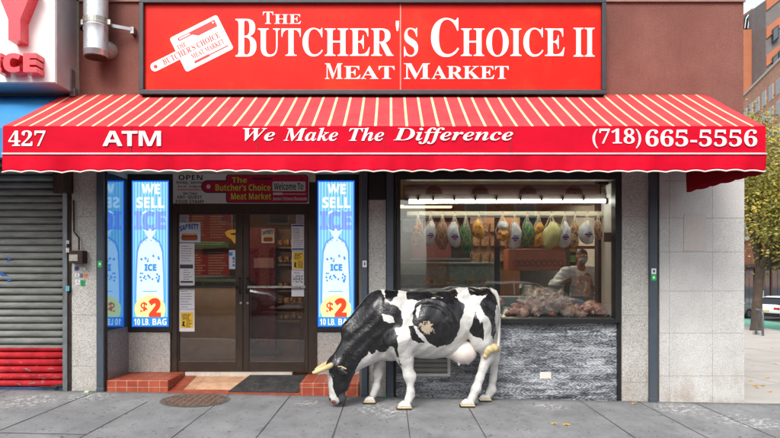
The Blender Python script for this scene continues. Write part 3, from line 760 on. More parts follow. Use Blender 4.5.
# ================================================================== ICE SIGNS
m_ibg=emat('sign_glow_blue',(84,196,236),.74,stripes=.6); m_iw=emat('sign_glow_white',(244,251,255),.80,stripes=0.0); m_ihalo=emat('sign_glow_halo',(84,160,240),.72,stripes=.2)
m_ib=emat('sign_glow_periwinkle',(112,150,246),.78,stripes=.25); m_iy=emat('sign_glow_yellow',(248,240,165),.78); m_ir=emat('sign_glow_orange',(238,74,42),.78); m_ibl=emat('sign_glow_royal',(60,150,226),.74); m_iedge=emat('sign_glow_rim',(36,110,236),.7)
m_ibag=emat('sign_glow_bag',(222,242,255),.76,stripes=.5)
def ice_sign(label,ox,oy):
    T=thing('illuminated_sign',label,'sign',P(ox+150,326+oy,YR-.03),'lit ice signs on both sides of the door')
    y=YR-.035
    def o(pts): return [(a+ox,b+oy) for a,b in pts]
    def run(s,k,a,b,c,d,of=0): return (s,k,a+ox,b+ox,c+oy,d+oy,of)
    q=MB(); q.pbox(131.8+ox,180.6+oy,168.6+ox,326.8+oy,y,y+.06); q.build('light_box',m_iedge,T)
    q=MB(); q.pbox(133+ox,182+oy,167.4+ox,317+oy,y-.003,y-.0005); q.build('picture_panel',m_ibg,T)
    q=MB(); q.pbox(133+ox,317+oy,167.4+ox,326+oy,y-.0125,y-.0005); q.build('price_strip',m_ibl,T)
    y1=y-.0032
    q=MB(); txt(q,[run('ICE','sans',134,166,211,230,.04)],y1-.002,.0012); q.build('frosty_lettering',m_ib,T)
    q=MB(); ppoly(q,o(circ(150,309,15.5,14)),y1-.0045,.002); q.build('price_disc',m_iy,T)
    q=MB()
    # bag outline
    L=[(148,238),(141,243),(138,252),(137,275),(136.5,300),(139,312),(145,317),(155,317),(161,312),(163.5,300),(163,275),(162,252),(159,243),(152,238),(153,236),(157,229),(152,231),(150,228),(148,231),(143,229),(147,236)]
    ppoly(q,o(L),y1-.0022,.002); q.build('bag_picture',m_ibag,T)
    q=MB(); ppoly(q,o([(150+(a-150)*1.13,278+(b-278)*1.045) for a,b in L]),y1-.0001,.0019); q.build('bag_halo',m_ihalo,T)
    q=MB(); rr=random.Random(3)
    txt(q,[run('ICE','sans',144.5,156.5,264,271,.04)],y1-.0044,.001)
    for k in range(26):
        a=rr.uniform(140,160); b=rr.choice((rr.uniform(255,262),rr.uniform(273,282))); s=rr.uniform(.7,1.3)
        ppoly(q,o([(a-s,b-s*.6),(a+s*.4,b-s),(a+s,b+s*.7),(a-s*.5,b+s)]),y1-.0044,.001)
    for a,b in ((142,243),(146,241),(151,240.5),(156,242),(160,246)): ppoly(q,o([(a-.7,b-.7),(a+.7,b-.4),(a+.3,b+.8)]),y1-.0044,.001)
    ppoly(q,o([(143,291),(157,291),(157,291.6),(143,291.6)]),y1-.0044,.001)
    q.build('blue_print',m_ibl,T)
    q=MB()
    txt(q,[run('WE','sans',141.5,160,184,194,.02),run('SELL','sans',136.5,164.5,197,208,.02)],y1,.002)
    txt(q,[run('10 LB.','sans',134.2,149.5,318.6,325,.0),run('BAG','sans',152.5,166.5,318.6,325,.0)],y-.0126,.001)
    for k in range(14):
        a=rr.uniform(135,166); b=211+abs(rr.gauss(0,1.6)); s=rr.uniform(.8,2.0)
        ppoly(q,o(circ(a,b,s,s*.8,n=8)),y1-.0021,.001)
    for k in range(5):
        a=rr.uniform(160,166); b=rr.uniform(214,230); ppoly(q,o(circ(a,b,1.2,.9,n=7)),y1-.0021,.001)
    q.build('lettering',m_iw,T)
    q=MB(); txt(q,[run('$','sans',140.5,147.5,302,315,.02),run('2','sans',148.5,161,298,318,.05)],y1-.0068,.002); q.build('price_lettering',m_ir,T)
    return T
ice_sign('glowing blue ice advertising sign left of the door beside the polished panel',0,0)
ice_sign('glowing blue ice advertising sign right of the door behind the cow head',185.8,0)
q=MB()
for a in (322,330,345): 
    p=[P(a+k*2,181-2.5*math.sin(math.pi*k/4),YR-.045) for k in range(5)]; q.tube(p,.003,5)
tag(q.build('sign_cable',m_black,smooth=True),'thin black cable looping over the right ice sign','cable')

# ================================================================== TRANSOM SIGN
T=thing('transom_sign','grey white sign with a magenta cutting board and opening hours above the doors','sign',P(240,203,YR-.03))
yt=YR-.03
q=MB(); q.pbox(173,150,309,203.4,yt,yt+.04); q.build('panel',M('offwhite_sign',(205,202,204),.45,var=.05),T)
q=MB(); q.pbox(309.5,150,315.5,182,yt,yt+.03); q.build('side_strip',M('beige_strip',(190,176,150),.5),T)
mag=MB(); ppoly(mag,rrect(227,175.2,307.5,202,2.5),yt,.003); ppoly(mag,[(228,181.2)]+circ(207.6,186.6,5.4,n=10,a0=-90,a1=-270)+[(228,192)],yt,.0031)
blk=MB(); ppoly(blk,rrect(226,174.6,308.3,202.8,2.8),yt,.0015); ppoly(blk,[(228,180.2)]+circ(207.6,186.6,6.4,n=10,a0=-90,a1=-270)+[(228,193)],yt,.0016)
ppoly(blk,rrect(252,178,272,179.6,.7),yt-.003,.001); ppoly(blk,circ(302,179,1.0,n=10),yt-.0032,.001)
txt(blk,[('OPEN','sans',178.5,202.5,174.8,180),('Monday - Saturday','sans',176.5,203.5,180.8,184.6),('8 a.m. - 5:30p.m.','sans',178,202,185.4,188.3),('We Take','sans',183,197,192,194.8),('EBT/ QUEST','sans',177.5,202,195.6,199.3),('FOOD STAMP','sans',175.8,204,200,203.2)],yt,.001)
blk.build('black_print',m_black,T); mag.build('board_picture',M('magenta_print',(176,20,62),.4),T)
q=MB(); ppoly(q,circ(208.5,186.6,2.2,n=14),yt-.0032,.001); ppoly(q,rrect(272.5,181.5,305.5,191.2,1.2),yt-.0032,.001); ppoly(q,rrect(273,192.6,282.5,195,.5),yt-.0032,.001); ppoly(q,rrect(282,193.6,306,194.4,.3),yt-.0034,.001)
txt(q,[('Senior Citizens Discounts','sans',273,307,196.8,200.3)],yt-.003,.001); q.build('white_print',M('offwhite_sign',None),T)
q=MB(); txt(q,[('Welcome To:','sans',274,304,182.6,189.8)],yt-.0044,.001); q.build('welcome_lettering',m_black,T)
q=MB(); txt(q,[('The','sans',232,247,177,182.8),("Butcher's Choice",'sans',215.5,270.5,184,190.8),('Meat Market','sans',231,271,192.8,199.5)],yt-.0032,.001,); q.build('green_lettering',M('lime_print',(196,208,70),.4),T)
q=MB(); ppoly(q,[(177,189.3),(202,189.3),(202,190.1),(177,190.1)],yt,.001); q.build('red_rule',M('sign_red',None),T)

# ================================================================== PAPERS ON DOORS
m_paper=M('notice_paper',(226,226,232),.7,var=.04); m_ink=M('notice_ink',(60,62,70),.7); m_yel=M('notice_yellow',(236,190,40),.6); m_blu=M('notice_blue',(36,70,140),.6)
yp=YR+.014
def dashes(mb,x0,x1,y0,y1,step,y,h=.55,seed=1):
    r=random.Random(seed); v=y0
    while v<y1:
        a=x0+r.uniform(0,.8); b=x1-r.uniform(0,(x1-x0)*.45); 
        while a<b:
            w=r.uniform(.8,2.4); mb.pbox(a,v,min(a+w,b+.3),v+h,y-.0008,y); a+=w+.5
        v+=step
def notice(label,x0,y0,x1,y1,parts,cat='notice',name='paper_notice',base=None):
    T=thing(name,label,cat,P((x0+x1)/2,y1,yp)); q=MB(); q.pbox(x0,y0,x1,y1,yp-.0015,yp); q.build('sheet',base or m_paper,T)
    for nm,mt,fn in parts:
        q=MB(); fn(q,yp-.0017); q.build(nm,mt,T)
    return T
def hotdog(x0,y0,x1,y1,label):
    w,h=(x1-x0),(y1-y0)
    def f1(q,y): txt(q,[('SABRETT','sans',x0+w*.08,x1-w*.08,y0+h*.12,y0+h*.40,.02)],y,.001,xf=lambda u,v:(u,v-(u-(x0+x1)/2)**2*-.018*(20/w) - (u-x0)*.10))
    def f2(q,y):
        ppoly(q,rrect(x0+w*.14,y0+h*.62,x1-w*.12,y0+h*.9,h*.12),y,.001)
    def f3(q,y): ppoly(q,rrect(x0+w*.18,y0+h*.56,x1-w*.16,y0+h*.72,h*.07),y-.0011,.001)
    def f4(q,y): ppoly(q,rrect(x0+w*.22,y0+h*.58,x1-w*.2,y0+h*.63,h*.02),y-.0022,.001)
    return notice(label,x0,y0,x1,y1,[('lettering',m_blu,f1),('bun_picture',M('bun_brown',(150,84,50),.6),f2),('sausage_picture',M('sausage_red',(150,30,28),.6),f3),('mustard_picture',m_yel,f4)],'sticker','hot_dog_sticker',M('sticker_pale_blue',(200,214,232),.5) if w>16 else M('sticker_cream',(226,208,170),.5))
hotdog(178,222.5,200.5,242.5,'pale blue hot dog sticker on the left glass door')
hotdog(261.5,229,274.3,243,'small cream hot dog sticker on the right glass door')
def D_(x0,x1,y0,y1,st,sd): return lambda q,y: dashes(q,x0,x1,y0,y1,st,y,seed=sd)
notice('small grey paper slip at the top of the left door',180,214.8,189,222,[('print',m_ink,D_(181,188,216,221,1.6,3))],base=M('grey_paper',(170,166,176),.7))
def bands(bs): return lambda q,y: [ppoly(q,[(a,c),(b,c),(b,d),(a,d)],y,.001) for a,b,c,d in bs]
notice('tall white notice with two dark bands below the hot dog sticker on the left door',178.5,243.3,194.5,285.5,[('print',m_ink,D_(181,192,246,262,2.4,5)),('band',m_ink,bands([(180,193,264.5,268.5),(180.5,193,281,282.8)])),('small_print',m_ink,D_(183,192,270,280,2.2,6))])
notice('white notice with grey print below the push bar of the left door',178.5,288.5,194.5,309,[('print',m_ink,D_(180.5,192,291,307,2.6,8))])
notice('yellow warning card low on the left door',178.5,309.4,194.5,331.5,[('card',m_yel,bands([(180.6,193.2,312.5,328)])),('print',m_black,lambda q,y:(dashes(q,182,192,314,319,1.5,y-.0011,.9,9),dashes(q,186,192,320,327,1.6,y-.0011,.8,10),ppoly(q,[(182,326),(183,321),(185,321.5),(184.2,324),(185.5,326.5)],y-.0011,.001)))])
notice('small grey paper at the top corner of the right door',296,214.8,304,223.5,[('print',m_ink,D_(297,303,216,222,1.8,13))],base=M('grey_paper',None))
notice('white notice with two blue bands on the right door',291.5,224,304,250.5,[('band',m_blu,bands([(292,303.6,224.8,226.4),(292,303.6,248.3,249.8)])),('print',m_ink,D_(293,303,228.5,247,2.0,14))])
notice('yellow warning card beside the right edge of the right door',292,251,304,270,[('card',m_yel,bands([(293,303.5,252,269)])),('print',m_black,lambda q,y:(dashes(q,294,303,253.5,259.5,1.6,y-.0011,.9,15),dashes(q,297.5,303,261,268,1.5,y-.0011,.8,16),ppoly(q,[(294,267),(294.6,262),(296.4,262.5),(296,265),(296.8,267.5)],y-.0011,.001)))])
notice('white paper reading HERE in the lower part of the right door',291.5,270.4,304,296.5,[('lettering',m_ink,lambda q,y: txt(q,[('HERE','plain',293,303,275.5,282.5)],y,.001)),('print',m_ink,D_(293.5,302,272,274.4,1.3,17))])
def bl(q,y):
    ppoly(q,circ(230.8,254,1.9,n=12),y,.001); ppoly(q,[(232.5,257),(234.8,257),(234.8,260),(232.5,260)],y,.001); ppoly(q,[(232.5,264),(234.8,264),(234.8,266.5),(232.5,266.5)],y,.001)
notice('narrow blue and white payment stickers beside the left door handle',229,250,235.3,269,[('blue_print',M('sticker_blue',(40,130,205),.5),bl),('red_print',M('sign_red',None),bands([(232.6,234.6,261,262.6)]))],'sticker','payment_sticker',M('sticker_white',(206,216,226),.5))

# ================================================================== DOORMAT, MANHOLE
q=MB(); za,zb=.082,.2
def rz(y): return .085+(y+.02)/(YR-.02)*(.2-.085)
xm0,xm1=X(242,0.1),X(300)-.02; xt0=X(258,YR); 
q.v+=[(X(228),.0,rz(0)+.004),(X(298.5),.0,rz(0)+.002),(X(298.5),.58,rz(.58)+.006),(X(228)+.14,.58,rz(.58)+.006)]
q.v+=[(a,b,c+.014) for a,b,c in q.v[:4]]
for f in ((4,5,6,7),(0,1,5,4),(1,2,6,5),(2,3,7,6),(3,0,4,7)): q.f.append(f); q.mi.append(0)
tag(q.build('doormat',m_rub),'worn black rubber doormat on the tiled ramp before the right door','doormat')
def manhole_mat():
    m,t,b=newmat('rusty_iron'); p=t.pos()
    ck=t.add('ShaderNodeTexVoronoi'); ck.inputs['Scale'].default_value=32; t.link(p,ck.inputs['Vector'])
    c=t.ramp(t.noise(p,8,5),[(0.3,lin((92,78,70))),(0.7,lin((140,112,98)))]); t.link(c,b.inputs['Base Color'])
    b.inputs['Roughness'].default_value=.6; b.inputs['Metallic'].default_value=.3; t.link(t.bump(ck.outputs['Distance'],1.0,.02),b.inputs['Normal']); return m
mc=(X(197,-.36),-.42); T=thing('manhole_cover','round rusty iron utility cover set in the sidewalk before the door','manhole cover',(mc[0],mc[1],gz(*mc)))
def disc(mb,r0,r1,dz,n=40):
    for k in range(n):
        a,b=2*math.pi*k/n,2*math.pi*(k+1)/n
        pts=[(mc[0]+r*math.cos(t),mc[1]+r*math.sin(t)*.93) for r,t in ((r0,a),(r1,a),(r1,b),(r0,b))]
        mb.poly([(x,y,gz(x,y)+dz) for x,y in pts])
q=MB(); disc(q,0.001,.36,.006); q.build('lid',manhole_mat(),T)
q=MB()
for k in range(9):
    for j in range(9):
        a=mc[0]-.3+k*.075; b=mc[1]-.28+j*.07
        if (a-mc[0])**2+(b-mc[1])**2<.1: q.box(a-.018,a+.018,b-.015,b+.015,gz(a)+.004,gz(a)+.012)
q.build('tread_studs',M('worn_iron',(134,112,100),.5,.4,var=.3,vscale=20),T)
q=MB(); disc(q,.365,.40,.005); q.build('frame_ring',M('iron_ring',(104,101,99),.7,.2,var=.3,vscale=15),T)

# ================================================================== NEIGHBOUR (LEFT)
N=thing('shuttered_shop_building','neighbouring shop building at the left edge with a closed shutter','building',(-8,6,0))
q=MB(); q.box(-14,X(66)-.004,0.06,12,Z(170),WT-.8); q.build('upper_wall',M('grey_render',(120,114,108),.9,var=.15),N)
q=MB(); q.box(X(66)+.001,X(80),-.03,-.001,Z(97),Z(-40)); q.build('corner_post',M('weathered_wood',(150,142,130),.8,var=.25,vscale=9,dirt=.6),N,bevel=.004)
q=MB(); q.pbox(53,150,71,193,-.06,.06); q.build('shutter_housing',m_rust,N)
q=MB(); q.box(-14,X(-90),0.05,.4,-.1,Z(170)); q.build('pier',m_granite,N)
def shut_mat():
    m,t,b=newmat('shutter_steel'); p=t.pos(); s=t.sep(p)
    zz=t.math('ADD',s[2],t.math('MULTIPLY',t.noise(p,3,3),.02))
    red=t.math('LESS_THAN',zz,Z(347.5)+.01)
    g=t.ramp(t.noise(t.mapv(p,(1,1,5)),2.5,6,.7),[(0.3,lin((112,114,111))),(0.55,lin((148,150,145))),(0.75,lin((170,171,165)))])
    r=t.ramp(t.noise(p,5,4),[(0.3,lin((170,24,34))),(0.7,lin((222,44,56)))])
    pz=t.math('MULTIPLY',t.math('SUBTRACT',.5,s[2]),.18); peel=t.ramp(t.math('ADD',t.noise(t.mapv(p,(1,1,3.5)),7,6,.75),pz),[(0.61,0),(0.64,1)]); r=t.mix(peel,r,lin((150,148,144)))
    c=t.mix(red,g,r)
    ru=t.ramp(t.noise(t.mapv(p,(1,1,4)),6,6,.8),[(0.62,0),(0.72,.6)]); c=t.mix(ru,c,lin((84,56,40)))
    t.link(c,b.inputs['Base Color']); b.inputs['Roughness'].default_value=.55; b.inputs['Metallic'].default_value=.15; return m
q=MB(); sh=.0885; z0=gz(-4.6)+.03; prof=[]
k=0
while z0+k*sh<Z(160):
    zb=z0+k*sh
    for t,yy in ((0,.03),(.10,.03),(.13,.002),(.22,-.012),(.4,-.018),(.6,-.017),(.8,-.010),(.93,.0),(.985,.012)): prof.append((yy,zb+t*sh))
    k+=1
xa,xb=-8.5,X(64.5)
i0=0
for y,z in prof: q.v+=[(xa,y,z),(xb,y,z)]
for k in range(len(prof)-1): q.f.append((2*k,2*k+1,2*k+3,2*k+2)); q.mi.append(0)
sh_o=q.build('roller_shutter',shut_mat(),N,smooth=True); sh_o.modifiers.new('t','SOLIDIFY').thickness=.004
q=MB(); q.box(xa,xb,-.012,.03,gz(-4.6)-.0,gz(-4.6)+.035); q.build('bottom_bar',M('blue_bar_paint',(42,60,98),.6,var=.3,vscale=9,dirt=.6),sh_o)
q=MB(); q.box(X(58.5),X(64.3),-.03,-.005,z0+.02,z0+.05); q.box(X(40),X(62),-.022,-.006,z0+.0,z0+.015);q.tube([(X(60),-.02,z0+.03),(X(57),-.04,z0),(X(53),-.03,z0+.02)],.01,6); q.build('latch',m_rust,sh_o)
gp=MB(); rb=[(0,271),(3,268),(6,270),(4,274)]
for pts in ([(2.5,256),(5,254.5),(10.5,256),(11.5,259),(8,261.5),(10,263.5),(7.5,266),(6,263),(8.5,259),(5,257.5)],[(-2,268),(4,273.5),(9,276),(12.5,280),(9,281.5),(3,278),(-2,272)]): ppoly(gp,pts,-.013,.0015)
gp.build('blue_graffiti',M('spray_blue',(30,84,150),.6),sh_o)
q=MB(); q.box(X(64.6),X(69.2),-.05,.05,gz(-4.0)-.05,Z(165)); q.build('guide_rail',M('grey_rail',(112,118,122),.5,.3,var=.25,vscale=6,dirt=.7),N,bevel=.004)
q=MB(); q.box(X(69.2),X(71.6),-.02,.05,gz(-4.0)-.05,Z(165)); q.build('gap_filler',m_rust,N)
# meter box and stickers
T=thing('junction_box','small rusty metal junction box with a grey plate on the granite pier','box',P(76,264,-.12))
q=MB(); q.pbox(68.5,250.5,82.5,263.5,-.13,-.007); q.build('case',m_rust,T,bevel=.008); q=MB(); q.pbox(69,254.5,77.5,261,-.138,-.13); q.build('plate',M('grey_plate',(168,166,160),.5,var=.25,vscale=40),T)
q=MB(); q.tube([P(79,250,-.06),P(79,238,-.05),P(74,232,-.04),P(73.5,200,-.03)],.01,6); q.build('conduit',m_rust,T,smooth=True)
stk=[(66.2,240.5,69,244,(210,205,215),'white lilac sticker, upper one on the shutter rail'),(66,248,69,252.5,(230,224,218),'white sticker, second on the shutter rail'),(65.8,286,69.2,291,(90,180,205),'turquoise sticker low on the shutter rail'),
 (74.5,266.5,78.3,270.5,(70,60,150),'purple square sticker on the granite pier'),(80.5,267.5,85,270.5,(226,222,216),'white sticker on the pier beside the purple one'),(75,273.5,79.5,277.5,(225,225,225),'white sticker below the purple one on the pier'),(79.8,273.5,83,277.5,(120,120,125),'grey sticker in the middle of the pier cluster'),(83.5,273.5,88,278,(224,140,110),'orange sticker at the right of the pier cluster'),(75.5,280,80,284.5,(226,226,230),'white sticker at the bottom left of the pier cluster'),(80.5,280,85,286,(30,160,90),'green sticker at the bottom of the pier cluster')]
for a,b,c,d,cc,l in stk:
    yy=-.056 if a<70 else -.0085
    T=thing('sticker',l,'sticker',P((a+c)/2,d,yy),'stickers on the shutter rail and pier')
    q=MB(); q.pbox(a,b,c,d,yy,yy+.0025); q.build('label_sheet',M('sticker_%d_%d_%d'%cc,cc,.5,var=.1),T)
    q=MB(); dashes(q,a+.6,c-.4,b+.7,d-.5,1.1,yy,.5,int(a*7)); q.build('print',m_ink,T)
T=thing('sticker','green square sticker on the slate downpipe left of the recess','sticker',P(98,267,-.062)); q=MB(); q.pbox(97.7,261,101.7,267.2,-.0625,-.0605); q.build('label_sheet',M('sticker_green',(30,180,90),.5),T); q=MB(); q.pbox(99,263,100.6,265,-.0635,-.0626); q.build('print',m_white,T)
T=thing('sticker','green sticker on the slate downpipe beside the pale stone wall','sticker',P(654,279,-.062)); q=MB(); q.pbox(651.5,274.5,656.2,280.5,-.0625,-.0605); q.build('label_sheet',M('sticker_green',None),T); q=MB(); q.pbox(653,276.5,654.8,278.5,-.0635,-.0626); q.build('print',m_white,T)
T=thing('sticker','white sticker just above the green one on the right downpipe','sticker',P(654,274,-.062)); q=MB(); q.pbox(651.5,268.5,656.2,274,-.0625,-.0605); q.build('label_sheet',m_paper,T); q=MB(); q.pbox(653,270,655,272.5,-.0635,-.0626); q.build('print',m_ink,T)
T=thing('sticker','white sticker on the downpipe between the ice sign and the window','sticker',P(365,268,-.062)); q=MB(); q.pbox(362.5,260.5,366.6,267.2,-.0625,-.0605); q.build('label_sheet',m_paper,T); q=MB(); q.pbox(364,262.3,365.3,265.4,-.0635,-.0626); q.build('print',m_ink,T)
# neighbour sign
NS=thing('neighbour_sign','white box sign with raised red letters at the top left corner','sign',P(0,82,-.5))
q=MB(); q.box(-9,X(55,-.5),-.5,-.485,Z(82,-.5),Z(-70,-.5)); q.build('face',M('sign_white_face',(240,238,236),.5,var=.04,dirt=.08),NS)
q=MB(); q.box(-9,X(55,-.5)+.012,-.485,-.02,Z(82,-.5)-.012,Z(-70,-.5)); q.build('cabinet',M('brushed_grey_metal',(176,179,184),.4,.1,var=.12,vscale=3,dirt=.15),NS,bevel=.004)
q=MB(); q.box(X(55,-.5)+.012,X(55,-.5)+.03,-.2,-.1,Z(82,-.5)-.01,Z(60,-.5)); q.box(X(55,-.5)-.02,X(55,-.5)+.04,-.14,-.06,Z(82,-.5)-.06,Z(82,-.5)+.04); q.build('bracket',m_galv,NS)
q=MB(); 
def chan(mb,s,x0,x1,t,b,ydep,yb,mi=0):
    txt(mb,[(s,'sans',x0,x1,t,b,.05)],ydep,0.0001,mi)
for s,x0,x1,t,b in (('Y',-5,33.5,-14,40),('I',-4,1.5,53,72),('C',3,20.5,53,72.3),('E',23,36.5,53,72)):
    n0=len(q.v); yf=-.66; txt(q,[(s,'sans',x0,x1,t,b,.045)],yf,.0001)
    V=q.v[n0:]; ym=min(v[1] for v in V)
    mid=(max(v[1] for v in V)+ym)/2
    for k in range(n0,len(q.v)):
        v=q.v[k]; q.v[k]=(v[0],yf if v[1]<mid else -.5,v[2])
q.build('raised_lettering',M('glossy_red_letter',(220,56,72),.3,var=.06,coat=.5),NS)
# blue awning
T=thing('blue_awning','plain blue awning of the neighbouring shop partly hidden behind the red awning','awning',(-5,-.5,2.6))
q=MB(); xe=X(59,-.02)
q.poly([(-9,-.02,Z(96.5)),(-9,-1.0,Z(128,-1.0)),(xe,-1.0,Z(128,-1.0)),(xe,-.02,Z(96.5))]); o=q.build('canopy',M('blue_awning_cloth',(52,132,190),.6,var=.12,vscale=4,dirt=.25),T); o.modifiers.new('t','SOLIDIFY').thickness=.006
q=MB(); q.poly([(-9,-1.0,Z(128,-1.0)),(-9,-1.0,2.84),(xe,-1.0,2.84),(xe,-1.0,Z(128,-1.0))]); q.poly([(xe-.003,-1.0,2.84),(xe-.003,-.02,2.84),(xe-.003,-.02,Z(97)),(xe-.003,-1.0,Z(128.5,-1.0))]); q.build('valance',M('blue_awning_cloth',None),T)
# duct
T=thing('flue_pipe','shiny galvanised flue pipe with an elbow hanging on the brown wall','pipe',P(96,57,-.2))
m_duct=M('galvanised_duct',(206,210,214),.34,.7,var=.1,vscale=5)
c=P(96,57,-.22); cx=c[0]; r=.138; zc=Z(57,-.22)
q=MB(); q.lathe((cx,-.22,zc),[(r*.94,0),(r,.01),(r,.06),(r*1.03,.065),(r*1.03,.075),(r,.08),(r,.36),(r*1.03,.37),(r,.38),(r,1.6)],28); q.build('pipe',m_duct,T,smooth=True)
q=MB(); q.lathe((cx,-.22,zc+.385),[(r*1.045,0),(r*1.045,.075)],28); q.box(cx-r-.04,cx-r,-.235,-.205,zc+.39,zc+.45); q.box(cx+r,cx+r+.04,-.235,-.205,zc+.39,zc+.45); q.build('clamp_band',M('zinc_band',(170,168,160),.4,.7,var=.3,vscale=14),T,smooth=False)
q=MB(); q.lathe((cx,-.22,zc-.012),[(r*.9,0),(r*.96,.02)],28); q.build('end_cap',m_rust,T)
q=MB(); q.tube([(cx+.02,-.2,zc+.15),(cx+.05,-.14,zc+.15),(cx+.07,-.06,zc+.15),(cx+.075,0.0,zc+.15)],[.08,.095,.10,.10],20); q.build('elbow',m_duct,T,smooth=True)
q=MB(); q.obox((cx+.26,-.12,zc+.40),(.955,.28,-.08),(-.28,.955,0),(0.08,0,.99),.125,.006,.02); q.box(cx+.36,cx+.40,-.09,0,zc+.34,zc+.42); q.build('wall_bracket',m_galv,T)
q=MB(); q.box(cx-.2,cx-r-.0,-.20,-.17,zc+.34,zc+.38); q.box(cx-.2,cx-.17,-.2,0,zc+.34,zc+.38); q.build('wall_bracket',m_galv,T)

# vent grille
T=thing('vent_grille','white framed grey louvre vent in the marble base behind the cow','vent',P(431,375,.07))
q=MB(); a=.045
for r_ in ((411,344,414,376.5),(447.5,344,450.5,376.5),(414,344,447.5,346.5),(414,373.5,447.5,376.5)): q.pbox(*r_,a,.0795)
q.build('frame',M('offwhite_vent',(214,212,208),.5,var=.08),T,bevel=.003)
q=MB(); q.pbox(414,346.5,447.5,373.5,.07,.0795); 
for k in range(6):
    z=Z(372.5-k*4.4,.06); q.obox((X(430.7,.06),.062,z),(1,0,0),(0,.8,-.5),(0,.5,.8),X(447.5,.06)-X(430.7,.06),.012,.002)
q.build('louvres',M('grey_louvre',(150,150,148),.5,.2,var=.15),T)

# ================================================================== DISPLAY WINDOW CONTENTS
T=thing('fluorescent_light','long lit fluorescent tube across the top of the shop window','lamp',P(507,203,.4))
a=P(408,201.5,.4); b=P(606,201.0,.4)
q=MB(); q.tube([a,b],.024,14); q.build('tube',emat('lit_tube',(255,250,240),14.0),T,smooth=True)
q=MB(); q.tube([(a[0]-.04,a[1],a[2]),(a[0]+.01,a[1],a[2])],.036,12); q.tube([(b[0]-.01,b[1],b[2]),(b[0]+.04,b[1],b[2])],.036,12)
for px in (418,433,454,475,496,520,541,562,583): 
    c=P(px,201,.4); q.box(c[0]-.012,c[0]+.012,.36,.42,c[2]+.0,c[2]+.07)
q.build('tube_holder',m_black,T)
q=MB(); q.box(a[0]-.05,b[0]+.05,.42,.46,a[2]+.04,a[2]+.10); q.build('batten',M('dull_batten',(90,84,80),.6),T)
T=thing('cooling_unit','dark evaporator unit with round fans above the light tube','cooler',P(507,203,.62))
q=MB(); q.box(X(404,.6),X(600,.6),.6,.95,Z(203,.6),Z(184,.6)); q.build('housing',M('dull_grey_brown',(112,98,94),.5,.2,var=.2,vscale=3,dirt=.3),T,bevel=.01)
for px in (434,480,528,574):
    c=P(px,194,.6); q=MB(); q.tube([(c[0],.585,c[2]),(c[0],.605,c[2])],.115,24); fo=q.build('fan_guard',m_dark,T)
    q=MB()
    for k in range(3):
        rr_=.04+.03*k; q.tube([(c[0]+rr_*math.cos(R(t)),.58,c[2]+rr_*math.sin(R(t))) for t in range(0,361,20)],.0022,4)
    q.build('guard_wire',M('dull_wire',(120,110,104),.4,.6),fo)
T=thing('hanging_rail','pale metal rail with hooks carrying the netted packages in the window','rail',P(500,215,.55))
za=Z(213.5,.55); q=MB(); q.box(X(407,.55),X(603,.55),.55,.57,za-.028,za+.028); q.build('bar',M('cream_rail',(206,196,170),.4,.2,var=.12),T)
q=MB(); q.box(X(407,.55),X(603,.55),.535,.55,za-.055,za-.035); q.build('lower_bar',m_galv,T)
T=thing('ceiling_light','warm lit strip light inside the shop above the rail','lamp',P(425,208,1.9)); q=MB(); q.box(X(398,1.9),X(452,1.9),1.9,2.02,Z(207.3,1.9),Z(205,1.9)); q.build('diffuser',emat('warm_tube',(255,214,150),2.5),T); q=MB(); q.box(X(398,1.9),X(452,1.9),1.88,2.04,Z(205,1.9)+.001,Z(202.5,1.9)); q.build('housing',m_inceil,T)

m_net=glass('net_mesh',(.9,.85,.75),1.4,.5,.3,dirt=.5)
def pack_mat(name,c1,c2,sc_=26,thr=.52,rough=.35,zs=1.0):
    if name in MATS: return MATS[name]
    m,t,b=newmat(name); p=t.pos(); n=t.noise(t.mapv(p,(1,1,zs)),sc_,3)
    c=t.ramp(n,[(thr-.03,lin(c1)),(thr+.03,lin(c2))])
    t.link(c,b.inputs['Base Color']); b.inputs['Roughness'].default_value=rough; t.link(t.bump(t.noise(p,40,3),.4,.01),b.inputs['Normal']); MATS[name]=m; return m
m_tied=M('net_cord',(220,205,180),.8)
KIND={'red':('red_yellow_wrap',(170,34,36),(236,190,60),26,.55),'white':('white_plastic_wrap',(236,238,240),(214,218,226),20,.5),'brown':('brown_netted_meat',(120,82,60),(168,130,96),60,.5),
 'green':('green_wrap',(34,96,56),(66,140,70),30,.5),'yellow':('yellow_red_wrap',(240,182,40),(206,50,40),22,.55),'melon':('pale_yellow_wrap',(220,214,140),(206,204,128),12,.5),'bluey':('yellow_blue_wrap',(214,160,70),(60,80,140),24,.54)}
